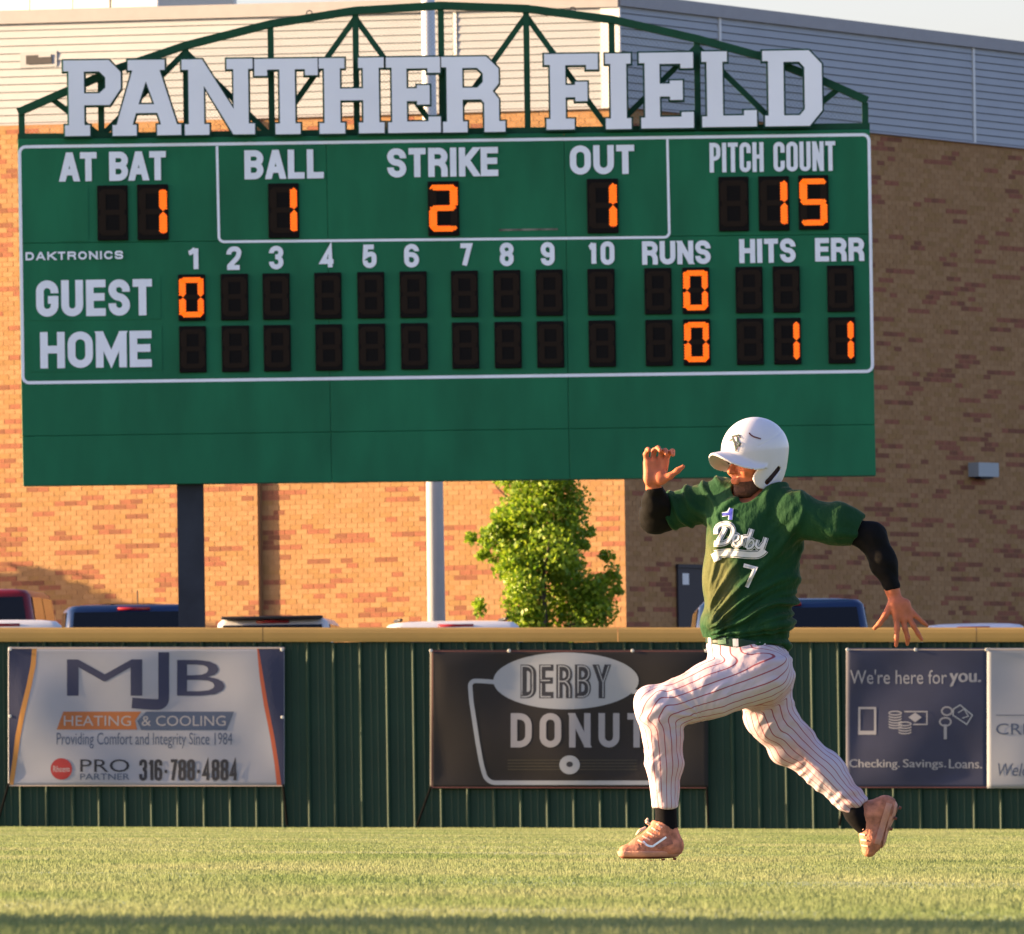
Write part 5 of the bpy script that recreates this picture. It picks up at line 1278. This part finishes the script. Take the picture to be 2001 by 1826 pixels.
garment('undersleeve', [(J(1655, 1036, -.11), elL, .050, .055), (elL, J(1727, 1100, -.14), .055, .050), (J(1727, 1100, -.14), J(1744, 1152, -.16), .049, .031)], M['undersleeve'], cuts=[(J(1744, 1153, -.16), (.3, 0, -1))], fold=slfold)
garment('sock', [(J(1300, 1560, -.04), J(1303, 1625, -.03), .042, .043)], M['sock']); garment('sock', [(J(1660, 1568, .14), J(1680, 1594, .14), .041, .043), (J(1674, 1590, .14), J(1692, 1618, .14), .045, .036)], M['sock'])

# --- jersey
js = Vol(J(1250, 1290, 0) * np.array([1, 0, 1]) + np.array([0, Y0 - .30, 0]), J(1720, 900, 0) * np.array([1, 0, 1]) + np.array([0, Y0 + .30, 0]), .0048)
js.cap(J(1474, 1040, 0), J(1466, 1130, 0), .190, .172, .05, .66); js.cap(J(1466, 1130, 0), J(1456, 1230, 0), .172, .166, .05, .70)
js.cap(J(1415, 985, .06), J(1550, 1000, -.07), .078, .080, .06); js.cap(J(1452, 975, .02), J(1512, 975, -.02), .060, .060, .05)
js.cap(J(1412, 975, .08), J(1300, 1002, .11), .084, .073, .035); js.cap(J(1558, 1012, -.09), J(1640, 1025, -.11), .082, .076, .04); js.cap(J(1640, 1025, -.11), J(1684, 1041, -.12), .074, .063, .03)
js.ell(J(1432, 1060, -.06), (.085, .07, .07), None, .05); js.ell(J(1500, 1060, -.08), (.09, .06, .07), None, .05)
js.ell(J(1392, 1218, -.02), (.042, .10, .045), None, .04); js.ell(J(1500, 1215, 0), (.09, .13, .06), None, .04)
js.cut(J(1303, 1000, .1), (-1, 0, .12), None, J(1345, 900, .3)); js.cut(J(1676, 1038, -.12), (1, 0, -.42), J(1600, 1100, -.3), None)
js.cut(J(1455, 1254, 0), (-.10, 0, -1)); 
js.cap(J(1462, 990, -.03), J(1470, 930, -.03), .066, .075, .012, op='s')     # neck opening
V, Q = js.mesh(); V = relax(V, Q, 2, .4); N = normals(V, Q)
o = J(1385, 1240, 0)
X = (V[:, 0] - o[0]) / PX / .001 * .001; Z = (V[:, 2] - o[2]) / PX     # pixels right / up from the left front waist
def ridge(s): return 1 - np.abs(np.sin(s)) * 1.6
w1 = vnoise(V * np.array([9, 9, 9]) + 3); w2 = vnoise(V * 22)
torso = np.clip((V[:, 0] - J(1366, 0)[0]) / .03, 0, 1) * np.clip((J(1560, 0)[0] - V[:, 0]) / .03, 0, 1)
ang = np.arctan2(Z + 18, X + 30); rad = np.hypot(X + 30, Z + 18)
f1 = np.maximum(0, np.sin(ang * 30 + w1 * 2.2 + rad * .01)) ** 1.5 * np.clip((190 - Z) / 120, 0, 1) * np.clip(rad / 60, 0, 1)       # folds fanning from the front of the waist
f1b = np.maximum(0, np.sin(ang * 47 + w1 * 3.1 + 1)) ** 1.3 * np.clip((110 - Z) / 60, 0, 1) * np.clip(rad / 40, 0, 1)
f2 = np.maximum(0, np.sin((X * .8 - Z * .55) * .11 + w1 * 2.5)) ** 1.6 * np.clip((Z - 120) / 60, 0, 1)                                  # across the chest, towards the far shoulder
hemz = np.clip((34 - Z) / 30, 0, 1); f3 = np.sin(X * .22 + w1 * 3) * hemz; f6 = np.maximum(0, np.sin(ang * 74 + w1 * 4 + rad * .02)) * np.clip((170 - Z) / 80, 0, 1) * np.clip(rad / 90, 0, 1); f7 = np.sin((X * .7 - Z) * .33 + w1 * 5) * vnoise(V * 13 + 9)
arm1 = np.clip((J(1405, 0)[0] - V[:, 0]) / .07, 0, 1) * np.clip((Z - 195) / 20, 0, 1); f4 = np.maximum(0, np.sin((X * .9 + (Z - 260) * .55) * .19 + w1 * 3)) ** 1.4
arm2 = np.clip((V[:, 0] - J(1535, 0)[0]) / .14, 0, 1); f5 = np.maximum(0, np.sin((X * .5 + Z) * .12 + w1 * 3)) ** 1.5
disp = torso * (.0185 * f1 + .012 * f1b + .0115 * f2 + .0035 * f6 + .0022 * f7) * (1 - arm1) + .004 * f3 + arm1 * .012 * f4 + arm2 * .008 * f5 + .0022 * w2 + .006 * w1
V = V + N * disp[:, None]; V = relax(V, Q, 1, .25)
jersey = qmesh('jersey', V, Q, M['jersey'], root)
jb = BVHTree.FromPolygons([tuple(q) for q in V], [tuple(int(i) for i in q) for q in Q])
def decal(bvh, name, pts, t, m, parent, off, closed=False, cross=3, step=2.5, shift=(0, 0), polyfill=False):
    rr = [Vector((p.x + shift[0], p.y + shift[1])) for p in rounded(pts, closed, n=6)]; sub = []; n = len(rr)
    for i in range(n if closed else n - 1):
        a, b = rr[i], rr[(i + 1) % n]; k = max(1, int((b - a).length / step)); sub += [a.lerp(b, q / k) for q in range(k)]
    if not closed: sub.append(rr[-1])
    vs, fs = ribbon(sub, t, closed, cross); W_ = []; ok = []
    for q in vs:
        d = ray(q.x, q.y).normalized(); hit = bvh.ray_cast(CAM, d)
        if hit[0] is None: W_.append(None); continue
        W_.append(hit[0] - d * off)
    fs = [f for f in fs if all(W_[i] is not None for i in f) and max((W_[i] - W_[f[0]]).length for i in f) < .03]
    W_ = [w if w is not None else Vector(HC) for w in W_]
    used = sorted({i for f in fs for i in f}); mp = {i: k for k, i in enumerate(used)}
    if fs: return mesh(name, [W_[i] for i in used], [tuple(mp[i] for i in f) for f in fs], m, parent)
scr = [([(1400, 1044), (1399, 1033, 1), (1408, 1025, 1), (1424, 1023, 1), (1434, 1034, 1), (1431, 1052, 1), (1414, 1064, 1), (1395, 1063)], 5.5), ([(1418, 1031), (1411, 1046), (1402, 1062)], 5.5),
       ([(1435, 1058), (1443, 1054, 1), (1442, 1045, 1), (1434, 1047, 1), (1432, 1064, 1), (1440, 1069, 1), (1447, 1062)], 4.2), ([(1450, 1046), (1449, 1067)], 4.2), ([(1450, 1054), (1454, 1047, 1), (1461, 1050)], 4.2),
       ([(1469, 1034), (1463, 1053), (1458, 1071)], 5.5), ([(1461, 1063), (1469, 1053, 1), (1474, 1062, 1), (1468, 1073, 1), (1459, 1072)], 4.2),
       ([(1480, 1055), (1476, 1068, 1), (1484, 1073, 1), (1492, 1062)], 4.5), ([(1497, 1051), (1490, 1072), (1483, 1084, 1), (1470, 1087)], 5.2),
       ([(1397, 1084), (1412, 1080, 1), (1440, 1082), (1466, 1085, 1), (1488, 1084, 1), (1494, 1075)], 11), ([(1396, 1080), (1403, 1096)], 10)]
for pts, t in scr: decal(jb, 'script_edge', pts, t + 5.5, M['print_w'], jersey, .004, cross=5)
for pts, t in scr: decal(jb, 'script_line', pts, t + 2.6, M['print_g'], jersey, .0055, cross=4)
for pts, t in scr: decal(jb, 'script_letter', pts, t, M['print_w'], jersey, .007)
decal(jb, 'number', [(1453, 1105), (1476, 1111), (1470, 1124), (1459, 1148)], 7.6, M['print_w'], jersey, .004, cross=4)
decal(jb, 'number', [(1455, 1106), (1473, 1111), (1468, 1124), (1459, 1146)], 3.6, pm_('number_grey', (.45, .46, .48)), jersey, .006, cross=4)
for w_, m_, o_ in ((8.5, M['vinyl'], .004), (5.8, M['print_b'], .006)):
    decal(jb, 'ribbon_mark', [(1411, 1006), (1424, 1004), (1429, 994)], w_, m_, jersey, o_); decal(jb, 'ribbon_mark', [(1429, 994), (1427, 1016)], w_, m_, jersey, o_ + .0006)
# helmet marks
for pts, t in (([(1429, 853), (1444, 850), (1446, 856)], 2.0), ([(1430, 853), (1435, 866), (1438, 879)], 2.2), ([(1440, 853), (1441, 862), (1446, 866), (1442, 873)], 2.6), ([(1424, 861), (1431, 858), (1433, 864)], 1.8), ([(1436, 862), (1441, 868), (1437, 882)], 1.6)):
    decal(hbvh, 'helmet_mark', pts, t, M['print_g'], helm, .003); decal(hbvh, 'helmet_mark', [(p[0] + 2, p[1] + 1) for p in pts], t * .6, M['print_m'], helm, .0022)
decal(hbvh, 'swoosh', [(1464, 846), (1466, 850, 1), (1474, 854), (1487, 858)], 2.6, M['print_m'], helm, .003)

# --- trousers
pt_ = Vol(J(1225, 1600, 0) * np.array([1, 0, 1]) + np.array([0, Y0 - .30, 0]), J(1725, 1235, 0) * np.array([1, 0, 1]) + np.array([0, Y0 + .34, 0]), .0048)
BN = [(J(1458, 1252, 0), J(1462, 1300, 0), .154, .158, .05, .80), (J(1480, 1316, -.06), J(1395, 1347, -.08), .119, .108, .04), (J(1395, 1347, -.08), J(1290, 1385, -.10), .106, .089, .03),
      (J(1290, 1388, -.10), J(1294, 1440, -.09), .090, .073, .03), (J(1294, 1440, -.09), J(1298, 1490, -.07), .075, .070, .03), (J(1298, 1490, -.07), J(1300, 1577, -.04), .068, .052, .03),
      (J(1493, 1330, .07), J(1506, 1402, .11), .110, .096, .05), (J(1506, 1402, .11), J(1550, 1454, .16), .095, .084, .03), (J(1550, 1454, .16), J(1612, 1508, .15), .083, .071, .03), (J(1612, 1508, .15), J(1676, 1578, .14), .070, .052, .03)]
for q in BN: pt_.cap(*q)
pt_.ell(J(1505, 1318, .0), (.082, .14, .095), None, .04); pt_.ell(J(1262, 1368, -.10), (.04, .06, .045), None, .03); pt_.ell(J(1526, 1472, .155), (.040, .055, .040), None, .03)
pt_.cut(J(1300, 1579, -.04), (0, 0, -1), J(1225, 1640, -.3), J(1400, 1500, .3)); pt_.cut(J(1679, 1576, .14), (.66, 0, -.75), J(1600, 1640, -.2), None); pt_.cut(J(1455, 1256, 0), (.16, 0, 1))
V, Q = pt_.mesh(); V = relax(V, Q, 2, .4); N = normals(V, Q)
# direction round the nearest bones
cosw = np.zeros((len(V), 3)); wt = np.zeros(len(V)); refs = np.zeros((len(V), 3))
thw = []
for i, q in enumerate(BN):
    a, b, ra, rb = q[:4]; ab = b - a; L2 = ab @ ab; t = np.clip(((V - a) @ ab) / L2, 0, 1); c = a + t[:, None] * ab; d = np.linalg.norm(V - c, axis=1) / (ra + (rb - ra) * t)
    w_ = np.exp(-np.maximum(d - .6, 0) * 16); ax = ab / math.sqrt(L2); r = V - c; r = r - (r @ ax)[:, None] * ax
    e1 = np.cross(ax, np.array([0., 1., 0.])); e1 /= np.linalg.norm(e1); e2 = np.cross(ax, e1); rl = np.maximum(np.linalg.norm(r, axis=1), 1e-5)
    cosw[:, 0] += w_ * (r @ e1) / rl; cosw[:, 1] += w_ * (r @ e2) / rl; wt += w_
cosw /= np.maximum(wt, 1e-9)[:, None]
w1 = vnoise(V * 11 + 5); w2 = vnoise(V * 26)
XX = (V[:, 0] - J(1290, 0)[0]) / PX; ZZ = (J(0, 1385)[2] - V[:, 2]) / PX
knee = np.exp(-((XX - 20) ** 2 + (ZZ - 10) ** 2) / 42 ** 2); hip = np.exp(-((XX - 215) ** 2 + (ZZ + 60) ** 2) / 75 ** 2)
shin = np.clip((ZZ - 50) / 40, 0, 1) * (XX < 90); rear = np.clip((XX - 190) / 30, 0, 1) * np.clip((ZZ + 30) / 30, 0, 1)
disp = knee * .006 * np.maximum(0, np.sin(np.arctan2(ZZ - 40, XX - 60) * 13 + w1 * 2)) + hip * .007 * np.maximum(0, np.sin((XX * .35 + ZZ) * .16 + w1 * 2.6)) \
    + shin * .0055 * np.maximum(0, np.sin((XX * 1.1 - ZZ * .35) * .14 + w1 * 2.4)) + rear * .0045 * np.maximum(0, np.sin((XX * .6 - ZZ * .8) * .13 + w1 * 2.6)) + .0035 * w1 + .0016 * w2 + .0042 * np.maximum(0, np.sin((XX * .8 + ZZ * .35) * .30 + w1 * 5)) * np.maximum(0, vnoise(V * 8 + 7)) + .0042 * np.sin((XX * .9 + ZZ * .9) * .21 + w1 * 5) * np.maximum(0, vnoise(V * 9 + 2))
hem2 = np.clip(1 - np.linalg.norm(V - J(1655, 1575, .14), axis=1) / .09, 0, 1); disp = disp + hem2 * .011 * np.sin(V[:, 2] * 130 + V[:, 0] * 90)
V = V + N * disp[:, None]
pants = qmesh('trousers', V, Q, M['pants'], root)
if len(pants.data.vertices) == len(V):
    at = pants.data.attributes.new('wrap', 'FLOAT_VECTOR', 'POINT'); at.data.foreach_set('vector', cosw.astype(np.float32).reshape(-1))
tb = BVHTree.FromPolygons([tuple(q) for q in V], [tuple(int(i) for i in q) for q in Q])
# belt, loops
bl = Vol(J(1340, 1320, 0) * np.array([1, 0, 1]) + np.array([0, Y0 - .22, 0]), J(1580, 1215, 0) * np.array([1, 0, 1]) + np.array([0, Y0 + .22, 0]), .004)
bl.cap(J(1458, 1230, 0), J(1461, 1300, 0), .159, .162, .02, .81); bl.cut(J(1458, 1251, 0), (.17, 0, 1)); bl.cut(J(1458, 1270, 0), (-.17, 0, -1))
V, Q = bl.mesh(); belt = qmesh('belt', V, Q, M['belt'], root); bb = BVHTree.FromPolygons([tuple(q) for q in V], [tuple(int(i) for i in q) for q in Q])
for x_, w_ in ((1437, 11), (1490, 12), (1386, 6)): decal(bb, 'belt_loop', [(x_, 1246 + (x_ - 1437) * .17), (x_ + 1, 1274 + (x_ - 1437) * .17)], w_, M['helmet'], belt, .006)
decal(bb, 'buckle', [(1410, 1247), (1411, 1259)], 16, pm_('buckle_green', (.05, .12, .07)), belt, .004, cross=5)

# --- shoes
def shoe(heel, ball, toe, ank, up, side, name):
    A = np.array([heel, ball, toe, ank]); g = Vol(A.min(0) - .10, A.max(0) + .10, .0036)
    sv = tuple(side); 
    g.cap(heel, ball, .044, .040, .03, .85, sv); g.cap(ball, toe, .038, .027, .03, 1.15, sv); g.cap(ank, heel + up * .004, .046, .044, .03, .9, sv); g.cap(ank - up * .004, ball + up * .010, .046, .034, .03, .8, sv)
    g.cap(ank + up * .045, ank - up * .005, .037, .035, .01, op='s'); base = heel - up * .030; g.cut(base, -up)
    V, Q = g.mesh(); V = relax(V, Q, 2, .4); N = normals(V, Q); V = V + N * (.0008 * vnoise(V * 120))[:, None]
    sh = qmesh(name, V, Q, M['shoe'], root); sb = BVHTree.FromPolygons([tuple(q) for q in V], [tuple(int(i) for i in q) for q in Q])
    g = Vol(A.min(0) - .12, A.max(0) + .12, .0036); g.cap(heel, ball, .048, .044, .03, .90, sv); g.cap(ball, toe, .043, .031, .03, 1.15, sv); g.cut(heel - up * .019, up); g.cut(heel - up * .042, -up)
    V, Q = g.mesh(); so_ = qmesh('midsole', V, Q, M['shoe2'], sh); mb_b = BVHTree.FromPolygons([tuple(q) for q in V], [tuple(int(i) for i in q) for q in Q])
    g = Vol(A.min(0) - .12, A.max(0) + .12, .0036); g.cap(heel, ball, .046, .042, .03, .90, sv); g.cap(ball, toe, .041, .029, .03, 1.15, sv); g.cut(heel - up * .040, up); g.cut(heel - up * .050, -up)
    V, Q = g.mesh(); qmesh('outsole', V, Q, M['sole'], sh)
    fwd = (ball - heel) / np.linalg.norm(ball - heel)
    for t in (-.01, .02, .05):
        for s_ in (-1, 1):
            c = heel + fwd * t * 1.5 + side * .020 * s_ - up * .046; mb = MB(); mb.tube(c, c - up * .010, .008, .005, 8); mb.build('stud', M['sole'], sh)
    return sh, sb
up1 = np.array([.02, 0, 1.]); up1 /= np.linalg.norm(up1)
s1, sb1 = shoe(J(1311, 1654, -.03), J(1255, 1660, -.04), J(1222, 1665, -.045), J(1297, 1618, -.03), up1, np.array([0, 1., 0]), 'shoe')
fw2 = J(1702, 1664, .14) - J(1722, 1580, .14); fw2 /= np.linalg.norm(fw2); up2 = np.array([-fw2[2] * -1, 0, fw2[0]]) ; up2 = np.array([fw2[2], 0, -fw2[0]]); up2 = up2 if up2[0] < 0 else -up2
s2, sb2 = shoe(J(1731, 1580, .14), J(1706, 1640, .14), J(1698, 1662, .14), J(1690, 1592, .14), up2, np.array([0, 1., 0]), 'shoe')
for i in range(5):
    decal(sb1, 'lace', [(1246 + i * 9, 1642 - i * 8), (1262 + i * 8, 1650 - i * 8)], 3.2, M['lace'], s1, .004)
    decal(sb2, 'lace', [(1664 + i * 4, 1604 + i * 12), (1684 + i * 3, 1610 + i * 11)], 3.2, M['lace'], s2, .004)
decal(sb1, 'side_panel', [(1283, 1650), (1312, 1640)], 20, M['shoe_dark'], s1, .0025, cross=6); decal(sb1, 'toe_panel', [(1222, 1664), (1248, 1654)], 13, M['shoe_dark'], s1, .0025, cross=5)
decal(sb1, 'swoosh', [(1257, 1644), (1262, 1655, 1), (1276, 1654), (1302, 1636)], 4.0, M['vinyl'], s1, .004)
decal(sb2, 'side_panel', [(1738, 1570), (1726, 1610), (1714, 1650)], 12, M['shoe2'], s2, .003, cross=4)
for a, b, c in ((J(1262, 1618, -.075), J(1250, 1624, -.085), J(1243, 1632, -.08)), (J(1270, 1612, -.075), J(1263, 1606, -.085), J(1266, 1600, -.08))):
    mb = MB(); mb.tube(a, b, .006, .007, 7); mb.tube(b, c, .007, .004, 7); mb.build('lace_loop', M['lace'], s1)
